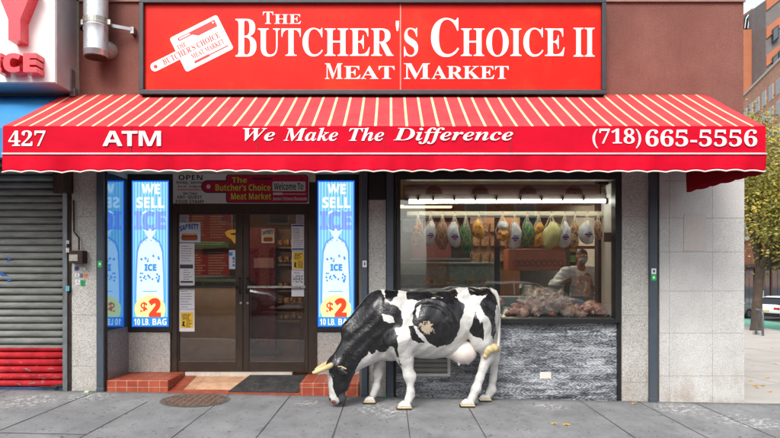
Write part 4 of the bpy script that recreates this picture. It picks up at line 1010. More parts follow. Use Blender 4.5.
def netted(px,top,bot,w,kind,label,y=.52,low=None):
    T=thing('hanging_package',label,'package',P(px,bot,y),'netted packages hanging in the shop window')
    k=KIND[kind]; m=pack_mat(k[0],k[1],k[2],k[3],k[4]); s=(D+y)/F; H=(bot-top)*s; Wd=w*s*.56; ytop=Z(top,y); zb=Z(bot,y); x=X(px,y)
    def body(mb,zlo,zhi,rad,lump=.0):
        n=16; prof=[]; L=zhi-zlo
        for t,rr_ in ((0,.25),(.04,.55),(.13,.85),(.3,1),(.5,.98),(.7,.84),(.84,.6),(.94,.36),(1,.15)): prof.append((rad*rr_,t*L))
        mb.lathe((x,y,zlo),prof,n,0,1,.8)
        for i in range(len(mb.v)-n*len(prof),len(mb.v)):
            v=mb.v[i]; j=1+.11*math.sin(v[2]*62+v[0]*40+px)+.08*math.sin(v[1]*90+v[2]*110+px*2)+.06*math.sin(v[0]*150+px); mb.v[i]=(x+(v[0]-x)*j+rad*.22*math.sin((v[2]-zlo)/L*4+px),y+(v[1]-y)*j,v[2]+.006*math.sin(v[0]*90+px))
    q=MB()
    if low: zm=zb+H*.40; body(q,zm,ytop-H*.28,Wd*.85); q.build('wrapped_meat',m,T,smooth=True); q=MB(); body(q,zb,zm+.02,Wd); k2=KIND[low]; q.build('wrapped_meat',pack_mat(k2[0],k2[1],k2[2],k2[3],k2[4]),T,smooth=True)
    else: body(q,zb,ytop-H*.24,Wd); q.build('wrapped_meat',m,T,smooth=True)
    if kind in('white',) and not low:
        q=MB(); q.box(x-Wd*.55,x+Wd*.5,y-Wd*.86,y-Wd*.78,zb+H*.27,zb+H*.33); q.box(x-Wd*.35,x+Wd*.35,y-Wd*.86,y-Wd*.79,zb+H*.345,zb+H*.375); q.build('printed_band',M('pack_blue_print',(60,70,160),.5),T)
        q=MB(); q.box(x-Wd*.3,x+Wd*.25,y-Wd*.87,y-Wd*.79,zb+H*.22,zb+H*.26); q.build('red_band',M('sign_red',None),T)
    # net cords up to the hook
    q=MB()
    for dx,dy in ((-.75,0),(-.35,-.5),(.35,-.5),(.75,0),(0,.5)):
        q.tube([(x+dx*Wd,y+dy*Wd,ytop-H*.42),(x+dx*Wd*.4,y+dy*Wd*.4,ytop-H*.2),(x,y,ytop)],.0035,4)
    zt_=ytop-H*.24; L_=zt_-zb
    for dr in (1,-1):
        for k in range(6):
            pts=[]
            for m_ in range(9):
                t_=.04+.92*m_/8; rad_=Wd*1.10*(math.sin(math.pi*min(1,t_*.8+.14))**.6); a_=k*math.pi/3+dr*t_*2.2
                pts.append((x+rad_*math.cos(a_)+(0 if low else Wd*.22*math.sin(t_*4+px)),y+rad_*.82*math.sin(a_),zb+t_*L_))
            q.tube(pts,.0016,3,cap=False)
    q.build('net',m_tied,T)
    q=MB(); q.tube([(x,y,ytop-.005),(x+.012,y-.004,ytop+.01),(x+.006,y,ytop+.03),(x,y+.015,za-.03)],.004,5); q.build('hook',m_galv,T)
for a in ((418,213,246,9,'red','red and yellow netted package, first from the left on the rail'),(430.5,213,245.5,11,'white','pinkish white package with blue print, second from the left on the rail'),
 (442.5,213,249.5,11,'brown','brown netted meat between the two white packages at the left'),(454.5,213,247.5,12,'white','broad white package with blue print left of the long green one'),
 (466,213,254,10.5,'green','long green wrapped package hanging lowest at the left half'),(479,213,239,9,'yellow','small yellow and red netted package between the green one and the pair'),
 (502.5,213,241,11,'white','white package bulging with a yellow and red pack in its net','yellow'),(514.5,213,249.5,11,'white','slim white package with blue print right of the yellow red one'),
 (527,213,248,12,'green','broad green wrapped package beside the yellow stacked pair'),(538.5,213,247,10,'yellow','two yellow red packs stacked in one net beside the pale melon shaped one','yellow'),
 (551,213,249,16.5,'melon','large pale yellow pear shaped package in the right half'),(564.5,213,248,10.5,'white','slim white package just right of the pale yellow one'),
 (575,213,247,8,'bluey','narrow yellow and blue netted package near the right end','bluey'),(587,213,244,12.5,'white','thick white package with blue print, second from the right end'),(598,213,240,7,'brown','small brown netted meat at the right end of the rail')):
    netted(a[0],a[1],a[2],a[3],a[4],a[5],low=a[6] if len(a)>6 else None)

# --- sloped display trays with meat
m_tray=M('teal_tray',(70,104,108),.35,var=.1); m_meat=mat_meat()
def meat_mat(name,stops):
    m,t,b=newmat(name); p=t.pos(); n=t.noise(p,15,5,0.7,0.6); t.link(t.ramp(n,stops),b.inputs['Base Color']); b.inputs['Roughness'].default_value=.28
    t.link(t.bump(t.noise(p,34,5),.6,.012),b.inputs['Normal']); return m
m_meat2=meat_mat('red_meat',[(0.34,lin((150,44,40))),(0.46,lin((206,106,94))),(0.58,lin((240,206,190)))])
TY0,TY1=.17,.9; TZ0,TZ1=Z(319,.17)+.02,Z(297.5,.9)
def tilt(y): return TZ0+(TZ1-TZ0)*(y-TY0)/(TY1-TY0)
def tray(x0,x1,label,meatm,sd,n=26,hmax=.08,sz=.055):
    T=thing('meat_tray',label,'tray',((x0+x1)/2,TY0,tilt(TY0)-.08),'sloping meat trays in the window')
    q=MB(); w=.022
    def slab(xa,xb,ya,yb,d0,d1):
        i=len(q.v)
        for dz in (d0,d1):
            for x,y in ((xa,ya),(xb,ya),(xb,yb),(xa,yb)): q.v.append((x,y,tilt(y)+dz))
        for f in ((0,3,2,1),(4,5,6,7),(0,1,5,4),(1,2,6,5),(2,3,7,6),(3,0,4,7)): q.f.append(tuple(i+k for k in f)); q.mi.append(0)
    slab(x0,x1,TY0,TY1,-.09,-.08); slab(x0,x1,TY0,TY0+w,-.08,.0); slab(x0,x1,TY1-w,TY1,-.08,.02); slab(x0,x0+w,TY0+w,TY1-w,-.08,.0); slab(x1-w,x1,TY0+w,TY1-w,-.08,.0)
    q.build('tray_body',m_tray,T,bevel=.005)
    if meatm:
        rr=random.Random(sd); pr=[]
        for k in range(n):
            x=rr.uniform(x0+.08,x1-.08); y=rr.uniform(TY0+.08,TY1-.12); s=sz*rr.uniform(.6,1.3)
            h=hmax*rr.uniform(.1,1)*(1-abs((x-(x0+x1)/2)/(x1-x0))*1.1)
            pr.append(('e',(x,y,tilt(y)-.05+h),(s*rr.uniform(.8,1.5),s*rr.uniform(.8,1.4),s*rr.uniform(.5,.8)),rr.uniform(-40,40)))
        d=lambda X_,Y_,Z_: .006*np.sin(X_*70+Y_*31)*np.sin(Z_*80+X_*22)+.004*np.sin(Y_*130+Z_*60)
        p,f=sdf_mesh(pr,.011,.012,d); p2=MB; me=mesh_obj('meat_pieces',p,f,meatm,None,(((x0+x1)/2),TY0,tilt(TY0)))
        tag(me,label.replace('teal tray','heap').replace(' holding',' of') ,'meat','heaps of raw meat in the window trays')
        me.name='raw_meat'
        return me
xt=[.08,.70,1.36,1.44,2.30,2.78]
def XT(px,y): return X(px,y)
m1=tray(.03,.72,'teal tray holding meat at the far left of the window behind the cow',m_meat2,1,22)
m1['label']='dark red meat heap at the far left of the window behind the cow'
m2=tray(.74,1.40,'teal tray just behind the cow rump with pale meat',m_meat,2,22); m2['label']='pale fatty meat heap in the tray just behind the cow rump'
m3=tray(1.42,2.31,'wide teal tray under the plastic bag of pink meat',m_meat2,3,34); m3['label']='pink raw meat pieces spread in front of the clear plastic bag'
m4=tray(2.33,2.84,'small teal tray at the right end of the window',m_meat2,4,22,.12,.06); m4['label']='red raw meat cuts piled in the tray at the right end'
# big meat in clear plastic bag
pr=[]; rr=random.Random(11)
for k in range(60):
    a=rr.uniform(-1,1); y=rr.uniform(.3,.78); x=X(548,.5)+a*.28; h=.2*(1-abs(a)**1.5)*rr.uniform(.2,1)
    pr.append(('e',(x,y,tilt(y)-.03+h),(rr.uniform(.04,.09),rr.uniform(.03,.07),rr.uniform(.025,.05)),rr.uniform(-60,60)))
d=lambda X_,Y_,Z_: .007*np.sin(X_*75+Y_*31)*np.sin(Z_*90+X_*22)+.005*np.sin(Y_*130+Z_*75)
p,f=sdf_mesh(pr,.011,.012,d)
o=mesh_obj('raw_meat',p,f,m_meat,None,(X(548,.5),.5,tilt(.5)-.05)); tag(o,'large mound of pink fatty meat inside the clear plastic bag','meat','heaps of raw meat in the window trays')
def film():
    m,t,b=newmat('clear_film'); t.n.remove(b); out=t.n['Material Output']
    tr=t.add('ShaderNodeBsdfTransparent'); gl=t.add('ShaderNodeBsdfGlossy'); gl.inputs['Roughness'].default_value=.12; gl.inputs[0].default_value=(.9,.9,.9,1)
    t.link(t.bump(t.noise(t.pos(),14,4,.7,1.0),1.0,.05),gl.inputs['Normal'])
    f=t.ramp(t.noise(t.pos(),10,4,.7,1.2),[(.42,.06),(.58,.42)])
    mx=t.add('ShaderNodeMixShader'); t.link(f,mx.inputs[0]); t.link(tr.outputs[0],mx.inputs[1]); t.link(gl.outputs[0],mx.inputs[2]); t.link(mx.outputs[0],out.inputs[0]); return m
bp=[('e',(X(545,.5),.52,tilt(.52)+.05),(.36,.3,.22),0.0),('c',(X(535,.6),.6,tilt(.6)+.15),.1,(X(521,.7),.7,Z(285,.7)),.03)]
d=lambda X_,Y_,Z_: .012*np.sin(X_*38+Z_*22+2*np.sin(Y_*20))+.008*np.sin(Z_*60-X_*45)
p,f=sdf_mesh(bp,.016,.05,d); o=mesh_obj('plastic_bag',p,f,film(),None,(X(545,.5),.5,tilt(.5)-.06)); tag(o,'clear crinkled plastic bag around the big mound of meat','bag')

# --- shop interior seen through the window
def boxthing(name,label,cat,x0,x1,y0,y1,z0,z1,mat,parts=(),group=None):
    T=thing(name,label,cat,((x0+x1)/2,(y0+y1)/2,z0),group); q=MB(); q.box(x0,x1,y0,y1,z0,z1); q.build('cabinet',mat,T,bevel=.008)
    for nm,mt,bs in parts:
        q=MB()
        for b_ in bs: q.box(*b_)
        q.build(nm,mt,T)
    return T
y=2.6
boxthing('header_board','dusty pink header board hanging behind the left packages','board',X(412,1.7),X(451,1.7),1.7,1.76,Z(259,1.7),Z(222,1.7),M('dusty_pink',(168,92,88),.6,var=.12),[('lower_rail',m_galv,[(X(410,1.7),X(470,1.7),1.66,1.7,Z(260,1.7),Z(258,1.7))])])
boxthing('shelf_cabinet','brown wooden shelf cabinet behind the middle of the window','cabinet',X(470,3.2),X(520,3.2),3.2,3.6,.19,Z(216,3.2),M('dark_wood',(112,78,52),.5,var=.25,vscale=7),
  [('shelf_goods',pack_mat('mixed_goods',(132,98,62),(74,54,42),30,.5),[(X(472,3.15)+.16*k,X(472,3.15)+.16*k+.12,3.1,3.2,Z(v,3.15),Z(v,3.15)+.15) for k in range(5) for v in (232,246,262)])])
# orange counter canopy with red ornaments
T=boxthing('counter_canopy','orange tan counter canopy with dark red ornaments in front of the butcher','canopy',X(508,2.2),X(566,2.2),2.2,2.6,Z(270.5,2.2),Z(249,2.2),M('terracotta_laminate',(166,92,62),.5,var=.1),
  [('top_rail',M('dark_red_rail',(120,44,36),.5),[(X(506,2.2),X(602,2.2),2.14,2.2,Z(249,2.2),Z(246,2.2))])])
q=MB()
for k in range(9):
    cx_=X(516+k*5.6,2.19); cz=Z(263,2.19); q.tube([(cx_+.035*math.cos(R(t)),2.19,cz+.05*math.sin(R(t))) for t in range(0,331,30)],.008,5)
q.build('ornament',M('dark_red_rail',None),T)
boxthing('goods_shelf','shelf of green and colourful packets behind the butcher','shelf',X(570,3.4),X(600,3.4),3.4,3.8,.19,Z(243,3.4),M('shelf_dark',(50,46,40),.6),
  [('green_packets',pack_mat('green_packets',(50,104,60),(170,60,50),22,.56),[(X(571,3.35)+.09*k,X(571,3.35)+.09*k+.075,3.3,3.4,Z(v,3.35),Z(v,3.35)+.12) for k in range(6) for v in (252,262,272)])])
boxthing('glass_counter','greenish glass fronted counter in the left half of the window','counter',X(402,2.4),X(494,2.4),2.4,3.0,.19,Z(262,2.4),M('counter_green_grey',(128,144,130),.25,.2,var=.15),
  [('product_row',pack_mat('golden_goods',(214,160,60),(120,70,40),18,.5),[(X(p_,2.35),X(p_+9,2.35),2.3,2.4,Z(283.5,2.35),Z(280,2.35)) for p_ in (424,446,466,480)]),('steel_shelf',m_galv,[(X(402,2.3),X(494,2.3),2.3,2.4,Z(285,2.3),Z(284,2.3)),(X(402,2.3),X(494,2.3),2.3,2.4,Z(264,2.3),Z(262.5,2.3))])])
boxthing('plastic_packs','row of pale translucent plastic packs at the left edge of the rail','packs',X(403,.7),X(423,.7),.7,.95,Z(232,.7),Z(219,.7),M('pale_pack_film',(196,214,214),.3,var=.12,vscale=16),())
# glowing panels added out of view to brighten the interior
for i,(lx,ly) in enumerate(((-2.6,1.35),(1.6,2.3),(-2.4,5.0),(2.3,3.0))):
    T=thing('added_panel_light',['lit ceiling panel just inside the entrance doors','lit ceiling panel over the middle of the shop','lit ceiling panel deep behind the doors','lit ceiling panel deep behind the window'][i],'lamp',(lx,ly,Z(166)-.05))
    q=MB(); q.box(lx-.5,lx+.5,ly-.12,ly+.12,Z(166)-.045,Z(166)-.03); q.build('diffuser',emat('fill_panel_glow',(255,234,204),24),T)
    q=MB(); q.box(lx-.53,lx+.53,ly-.15,ly+.15,Z(166)-.03,Z(166)-.002); q.build('housing',m_white,T)
# --- through the doors
def menu(label,px0,px1,py0,py1,y,tilt_=0):
    T=thing('menu_board',label,'menu board',P((px0+px1)/2,py1,y)); q=MB(); q.pbox(px0,py0,px1,py1,y,y+.03); q.build('board',M('menu_red',(176,40,34),.5,var=.12),T)
    q=MB()
    for c0,c1,sd in ((px0+1.2,(px0+px1)/2-1,1),((px0+px1)/2+.8,px1-1.5,2)):
        dashes(q,c0,c1,py0+3,py1-2,2.6,y,.9,sd+int(px0))
    q.build('menu_print',M('menu_cream',(232,190,140),.6),T); return T
menu('large red menu board with cream print behind the left door',186,232,213,241,3.6); menu('lower red menu board with cream print behind the left door',184,229.5,249,275,3.3)
T=thing('wall_banner','green banner strip crossing between the two red menu boards','banner',P(212,250,3.1)); q=MB(); ppoly(q,[(190,240.5),(229,242.5),(229,247),(208,248.5),(190,245)],3.1,.02); q.build('cloth',M('banner_green',(46,120,62),.5,var=.2),T)
q=MB(); dashes(q,192,226,241.8,245.5,1.9,3.08,.8,4); q.build('banner_print',M('banner_pale',(190,214,180),.6),T)
T=thing('wall_arrow','bold yellow arrow sign behind the left door','sign',P(231,246,2.9)); q=MB(); ppoly(q,[(225,232.5),(229,230),(238,229.5),(238,233),(231,233.5),(231,234.5),(238,235.5),(238,245),(234,243),(232,239.5),(227,236.5)],2.9,.02); q.build('shape',M('arrow_yellow',(236,190,30),.5),T)
boxthing('drinks_cabinet','tall dark red cabinet behind the left half of the right door','cabinet',X(249.5,2.6),X(275.5,2.6),2.6,3.3,.19,Z(227.5,2.6),M('deep_red_laminate',(98,16,24),.3,var=.1),[('plinth',m_dark,[(X(249,2.6),X(276,2.6),2.57,2.6,.19,.3)]),('window_panel',M('cabinet_grey_pink',(150,110,112),.3),[(X(254,2.6),X(274,2.6),2.585,2.6,Z(268,2.6),Z(258,2.6))])])
boxthing('food_shelves','brown wooden shelves with golden goods behind the right half of the right door','shelf',X(276.5,2.8),X(300,2.8),2.8,3.3,.19,Z(229,2.8),M('dark_wood',None),[('golden_goods',pack_mat('golden_goods',None,None),[(X(278,2.75)+.11*k,X(278,2.75)+.11*k+.08,2.7,2.8,Z(v,2.75),Z(v,2.75)+.09) for k in range(4) for v in (245,262,288,303,318)]),('shelf_board',M('shelf_tan',(150,110,74),.5),[(X(276.5,2.8),X(300,2.8),2.72,2.8,Z(v,2.8)-.03,Z(v,2.8)) for v in (247,264,290,305,320)])])
boxthing('counter','long beige counter behind the left door','counter',X(180,2.2),X(246,2.2),2.2,2.9,.19,Z(282,2.2),M('counter_beige',(176,150,124),.4,var=.1),[('counter_top',M('counter_top_green',(90,120,96),.3),[(X(179,2.15),X(247,2.15),2.15,2.95,Z(282,2.2)+.002,Z(279.5,2.2))])])

# ================================================================== BUTCHER
def build_person():
    YB=1.75; s=(D+YB)/F
    def Q(px,py,y): return P(px,py,y)
    T=thing('person','butcher in white coat and blue face mask holding up meat behind the trays','person',(X(583,YB),YB,.19))
    H=lambda px,py,dy=0: P(px,py,YB+dy)
    skin=M('brown_skin',(158,108,84),.5,var=.06)
    # head + neck + hands (one continuous body surface incl. torso under the coat)
    hc=H(582,257,-.14)
    pr=[('e',hc,(.078,.10,.115),8),('c',(hc[0],hc[1]-.02,hc[2]-.06),.055,(hc[0],hc[1]-.01,hc[2]-.085),.045),
        ('c',(hc[0],hc[1]+.05,hc[2]-.09),.058,H(582,276,0),.065),
        ('e',(hc[0],hc[1]-.10,hc[2]-.005),(.014,.022,.022),0),
        ('e',(hc[0]-.079,hc[1],hc[2]),(.01,.02,.03),0),('e',(hc[0]+.079,hc[1],hc[2]),(.01,.02,.03),0),
        ('c',H(582,284,.03),.06,H(582,330,.06),.10)]
    # forearms/hands
    LW=H(562,283,-.33); RW=H(592,287,-.30); LH=H(566.5,281,-.36); RH=H(588.5,276,-.36)
    pr+= [('c',H(559,285,-.2),.036,LW,.028),('c',H(599,290,-.15),.036,RW,.028)]
    for Hd,Wd,sg in ((LH,LW,1),(RH,RW,-1)):
        pr.append(('c',Wd,.027,Hd,.033,.7))
        for k in range(4):
            a=(Hd[0]+sg*.012,Hd[1]-.005,Hd[2]+.028-.017*k); ln=(.04,.046,.042,.034)[k]
            m_=(a[0]+sg*ln,a[1]-.012,a[2]+.004); e_=(m_[0]+sg*.018,m_[1]+.03,m_[2]-.004)
            pr+= [('c',a,.010,m_,.009),('c',m_,.009,e_,.008)]
        pr.append(('c',(Hd[0],Hd[1]-.015,Hd[2]+.02),.012,(Hd[0]+sg*.035,Hd[1]-.035,Hd[2]+.045),.009))
    p,f=sdf_mesh(pr,.008,.02); mesh_obj('body',p,f,skin,T)
    # coat
    coat=[('c',H(573,274,.0),.10,H(592,275,.0),.10,.85),('c',H(582,284,.01),.17,H(581,312,.04),.21,.75),('c',H(581,312,.04),.2,(X(581,YB),YB+.05,.75),.25,.75),
      ('c',H(566,273,.0),.10,H(555,285,-.06),.085),('c',H(555,285,-.06),.085,H(562,283,-.31),.05),
      ('c',H(597,274,.0),.10,H(604,289,-.04),.08),('c',H(604,291,-.04),.072,H(593.5,288,-.27),.05),('c',H(574,270,-.01),.06,H(590,270,-.01),.06,.9),('e',H(582,276,-.05),(.12,.09,.10),0)]
    dd=lambda X_,Y_,Z_: .006*np.sin(X_*46+Z_*38)*np.sin(Y_*30+Z_*21)+.004*np.sin(Z_*85+X_*20)
    p,f=sdf_mesh(coat,.011,.04,dd); mesh_obj('coat',p,f,M('white_coat_cloth',(226,232,244),.8,var=.05,bump=.2,bscale=20),T)
    q=MB(); q.sphere((hc[0],hc[1]-.045,hc[2]-.045),(.066,.07,.052),16,10); q.build('face_mask',M('surgical_mask_blue',(140,196,206),.7,var=.05),T,smooth=True)
    q=MB(); q.sphere((hc[0],hc[1]+.012,hc[2]+.04),(.084,.105,.085),16,10); q.build('dark_hair',M('black_hair',(44,38,36),.6,var=.3,vscale=30),T,smooth=True)
    q=MB(); q.sphere((hc[0]-.028,hc[1]-.092,hc[2]+.018),(.012,.008,.007),8,6); q.sphere((hc[0]+.028,hc[1]-.092,hc[2]+.018),(.012,.008,.007),8,6); q.build('eyes',M('eye_white',(220,216,210),.3),T,smooth=True)
    q=MB(); q.box(X(575,YB-.1),X(589,YB-.1),0,0,0,0)
    # legs
    q=[('c',(X(577,YB),YB+.06,.85),.12,(X(576,YB),YB+.05,.27),.075),('c',(X(588,YB),YB+.06,.85),.12,(X(589,YB),YB+.05,.27),.075)]
    p,f=sdf_mesh(q,.02,.03); mesh_obj('trousers',p,f,M('dark_trousers',(40,42,52),.8),T)
    q=[('c',(X(576,YB),YB+.07,.235),.045,(X(576,YB),YB-.1,.225),.038),('c',(X(589,YB),YB+.07,.235),.045,(X(589,YB),YB-.1,.225),.038)]
    p,f=sdf_mesh(q,.012,.02); mesh_obj('shoes',p,f,m_black,T)
    mp=[('c',H(589,278,-.39),.03,H(586,298,-.40),.055,.8),('c',H(580,276,-.40),.022,H(577,291,-.38),.02)]
    d=lambda X_,Y_,Z_: .006*np.sin(X_*60+Z_*50)
    mp.append(('c',H(580,276,-.40),.022,H(589,278,-.39),.03)); p,f=sdf_mesh(mp,.008,.03,d); o=mesh_obj('cut_of_meat',p,f,meat_mat('pale_meat',[(0.35,lin((190,124,100))),(0.5,lin((226,176,150))),(0.65,lin((242,218,200)))]),None,H(586,298,-.40)); tag(o,'long pale cut of meat held up in the hands of the butcher','meat')
build_person()

# ================================================================== COW STATUE
def build_cow():
    U=.00378; S_=3.127
    def ymid(cx): return -.52+max(-.6,min(1.2,(cx-300)/260))*.20
    def W(cx,cy,lat=0.0):     # lat>0 towards the viewer
        return P(300+cx/S_,275+cy/S_,ymid(cx)-lat)
    th=math.atan2(.20,260/S_*.0118); O=np.array(P(300+400/S_,400,ymid(400)))
    c_,s_=math.cos(th),math.sin(th)
    def loc(p): x,y=p[0]-O[0],p[1]-O[1]; return (x*c_+y*s_,-x*s_+y*c_,p[2])
    def wor(p): x=p[:,0]*c_-p[:,1]*s_+O[0]; y=p[:,0]*s_+p[:,1]*c_+O[1]; return np.stack([x,y,p[:,2]],1)
    E_=lambda cx,cy,lat,rx,ry,rz,a=0:('e',loc(W(cx,cy,lat)),(rx*U,ry,rz*U),a)
    C_=lambda a,ra,b,rb,sy=1.0:('c',loc(W(*a)),ra*U,loc(W(*b)),rb*U,sy)
    pr=[E_(392,155,0,150,.315,104),E_(300,160,0,78,.25,108,-8),E_(540,112,0,78,.255,72),E_(575,125,0,48,.215,72),
        C_((262,76,0),25,(430,80,0),27,1.2),C_((430,80,0),27,(500,72,0),29,1.3),C_((500,70,0),30,(578,62,0),24,1.2),
        C_((450,110,.0),58,(560,108,0),54,1.0),
        C_((268,148,0),98,(135,280,0),41,.62),C_((250,100,0),50,(170,180,0),42,.6),
        C_((128,288,0),43,(113,380,0),21,.78),E_(104,292,0,20,.09,30,0),E_(123,386,0,19,.062,17),E_(108,386,0,12,.05,17),
        C_((150,300,.03),16,(140,350,.03),14),
        # hip bones, shoulder blade, ribs
        E_(522,62,.15,22,.05,18),E_(522,62,-.15,22,.05,18),E_(595,72,.09,16,.05,16),E_(595,72,-.09,16,.05,16),
        E_(292,130,.15,42,.10,62,12),E_(292,130,-.15,42,.10,62,12),
        E_(440,130,.17,52,.10,60,20),E_(350,165,.19,40,.08,66,5),
        # near front leg
        C_((308,205,.14),53.9,(328,262,.15),24.0),C_((328,262,.15),23.2,(343,312,.16),14.8),E_(344,316,.16,19,.058,20),C_((343,316,.16),13.6,(347,362,.17),10.0),C_((347,364,.17),12.0,(338,392,.17),12.0),E_(350,376,.165,9,.03,9),
        # far front leg
        C_((262,222,-.13),37.2,(247,272,-.15),16.0),C_((247,272,-.15),15.2,(243,308,-.16),12.8),E_(242,306,-.16,16,.05,16),C_((243,308,-.16),11.6,(240,350,-.17),9.6),C_((240,352,-.17),11.2,(230,374,-.17),11.6),
        # near hind
        C_((556,140,.13),53.9,(568,205,.14),33.5),C_((568,205,.14),33.5,(586,250,.14),17.4),E_(588,255,.14,19,.06,22,15),C_((584,262,.14),16.5,(562,322,.145),12.2),C_((562,322,.145),12.2,(551,355,.15),13.1),C_((551,357,.15),13.9,(537,390,.15),13.5),
        # far hind
        C_((580,150,-.11),50.2,(600,220,-.12),27.8),C_((600,220,-.12),27.0,(608,262,-.12),17.4),C_((608,265,-.12),15.7,(604,325,-.125),11.3),C_((604,325,-.125),11.3,(600,358,-.13),12.2),C_((600,358,-.13),13.1,(590,374,-.13),12.6),
        # brisket/belly line
        C_((285,235,0),28,(215,262,0),10,1.2),E_(430,215,0,90,.2,45)]
    def disp(X_,Y_,Z_):
        return (.004*np.sin(X_*17+Z_*9)*np.sin(Z_*15-X_*6)+.0025*np.sin(X_*36-Z_*28+Y_*14)).astype(np.float32)
    p,f=sdf_mesh(pr,.0125,.038,disp,pad=.05)
    # neck wrinkles & rib arcs
    pw=wor(p)
    d=D+pw[:,1]; ipx=pw[:,0]*F/d+CX; ipy=HY-(pw[:,2]-EYE)*F/d
    cx=(ipx-300)*S_; cy=(ipy-275)*S_
    near=p[:,1]<0
    nb=np.where((cx<260)&(cy<330)&(cx>110),1.0,0)*np.sin((cx*.75+cy*.66)/6.0+np.sin(cy/30))*.006
    nb+=np.where((cx>345)&(cx<500),1,0)*(np.exp(-((np.hypot(cx-400,cy-165)-92)/6)**2)+np.exp(-((np.hypot(cx-400,cy-165)-72)/6)**2))*.012*(cy<150)
    cen=np.stack([p[:,0],np.zeros(len(p)),p[:,2]],1)
    p[:,1]+=np.where(near,-1,1)*nb
    pw=wor(p)
    # patches traced on the flank; the far flank uses a shifted set
    polys=[[(244,40),(262,62),(268,82),(285,92),(303,98),(316,112),(322,140),(318,168),(306,196),(304,225),(309,255),(318,292),(308,268),(297,236),(286,222),(272,236),(252,240),(238,232),(226,246),(214,238),(205,256),(192,266),(182,280),(170,300),(168,345),(150,382),(128,410),(60,410),(60,250),(150,120),(225,40)],
     [(266,40),(304,40),(306,68),(292,72),(284,84),(272,80),(264,66)],
     [(334,36),(482,34),(494,56),(491,69),(452,71),(413,71),(368,82),(350,78),(334,73)],
     [(368,84),(413,73),(491,70),(497,84),(516,92),(508,118),(499,142),(498,172),(490,192),(474,212),(448,224),(428,228),(408,214),(392,196),(378,178),(366,160),(354,152),(352,118),(356,98)],
     [(340,160),(352,158),(364,182),(388,210),(376,214),(352,204),(344,184)],
     [(518,20),(600,20),(625,40),(625,78),(616,96),(611,135),(612,172),(604,200),(596,190),(602,160),(592,134),(578,124),(570,107),(560,92),(574,74),(586,60),(570,66),(531,63)],
     [(548,116),(556,138),(561,158),(572,146),(574,168),(579,194),(575,214),(564,196),(542,192),(530,176),(534,160),(541,142)]]
    holes=[[(258,124),(270,122),(290,130),(294,148),(280,152),(260,146)],[(82,300),(88,292),(96,318),(106,362),(124,392),(116,402),(96,402),(88,360)],
           [(300,170),(318,162),(322,168),(310,182),(302,186)],[(366,100),(378,86),(390,80),(384,92),(374,112),(368,132),(363,122)]]
    def sd(poly,x,y):
        dmin=np.full(len(x),1e9); ins=np.zeros(len(x),bool); n=len(poly)
        for i in range(n):
            x0,y0=poly[i]; x1,y1=poly[(i+1)%n]; ex,ey=x1-x0,y1-y0; wx,wy=x-x0,y-y0
            t=np.clip((wx*ex+wy*ey)/(ex*ex+ey*ey+1e-9),0,1); dmin=np.minimum(dmin,np.hypot(wx-t*ex,wy-t*ey))
            c=((y0>y)!=(y1>y))&(x<(x1-x0)*(y-y0)/(y1-y0+1e-9)+x0); ins^=c
        return np.where(ins,dmin,-dmin)
    xx=np.where(near,cx,cx+np.where(cx>270,28,0)); yy=np.where(near,cy,cy+np.where(cx>270,8,0))
    b=np.full(len(xx),-1e9)
    for q in polys: b=np.maximum(b,sd(q,xx,yy))
    for q in holes: b=np.minimum(b,-sd(q,xx,yy))
    worn=sd([(372,150),(392,146),(414,150),(416,178),(398,184),(384,178),(374,166)],cx,cy)
    worn=np.where(near,worn,-50)
    nose=11-np.hypot(cx-104,cy-400)
    muz=19-np.hypot(cx-138,cy-386)
    foot=np.minimum(30,cy-np.where((cx>560)&(~near),379,np.where((cx<285)&(~near),382,400)))
    foot=np.where(cx>180,foot,-30)
    clip=lambda a:np.clip(a,-12,12)/24+.5
    def cowmat():
        m,t,bs=newmat('painted_cow'); p_=t.pos()
        at=lambda n:(lambda a:a.outputs['Fac'])(t.add('ShaderNodeAttribute',attribute_name=n))
        nz=t.math('ADD',t.math('MULTIPLY',t.math('SUBTRACT',t.noise(p_,9,2,.5),.5),.75),t.math('MULTIPLY',t.math('SUBTRACT',t.noise(p_,30,3,.6),.5),.22))
        blk=t.ramp(t.math('ADD',at('black_patch'),nz),[(.485,0),(.515,1)])
        wht=t.ramp(t.noise(p_,4,5),[(.3,lin((190,189,186))),(.7,lin((218,217,214)))])
        dirt=t.ramp(t.noise(t.mapv(p_,(1,1,.5)),12,6,.75),[(.55,0),(.75,.4)]); wht=t.mix(dirt,wht,lin((150,140,126)))
        scr=t.ramp(t.noise(t.mapv(p_,(2,2,1)),24,6,.8),[(.60,0),(.66,.6)])
        bk=t.ramp(t.noise(p_,7,5,.7),[(.35,lin((10,10,12))),(.7,lin((30,31,35)))]); bk=t.mix(scr,bk,lin((96,98,102)))
        c=t.mix(blk,wht,bk)
        w=t.ramp(t.math('ADD',at('worn_spot'),t.math('MULTIPLY',t.math('SUBTRACT',t.noise(p_,38,4,.7),.5),2.6)),[(.52,0),(.60,.85)]); c=t.mix(w,c,lin((188,172,150)))
        c=t.mix(t.ramp(at('muzzle'),[(.45,0),(.65,1)]),c,lin((70,70,72)))
        c=t.mix(t.ramp(at('nose'),[(.5,0),(.62,1)]),c,lin((176,108,104)))
        c=t.mix(t.ramp(at('foot'),[(.49,0),(.51,1)]),c,lin((214,190,132)))
        t.link(c,bs.inputs['Base Color']); t.link(t.ramp(t.noise(p_,18,5,.7),[(.35,.22),(.65,.48)]),bs.inputs['Roughness'])
        bs.inputs['Coat Weight'].default_value=.25; bs.inputs['Coat Roughness'].default_value=.25
        bp=t.math('ADD',t.math('MULTIPLY',t.noise(p_,5,4,.6),1.0),t.math('MULTIPLY',t.noise(p_,26,4,.6),.25)); t.link(t.bump(bp,.42,.05),bs.inputs['Normal']); return m
    cm=cowmat()
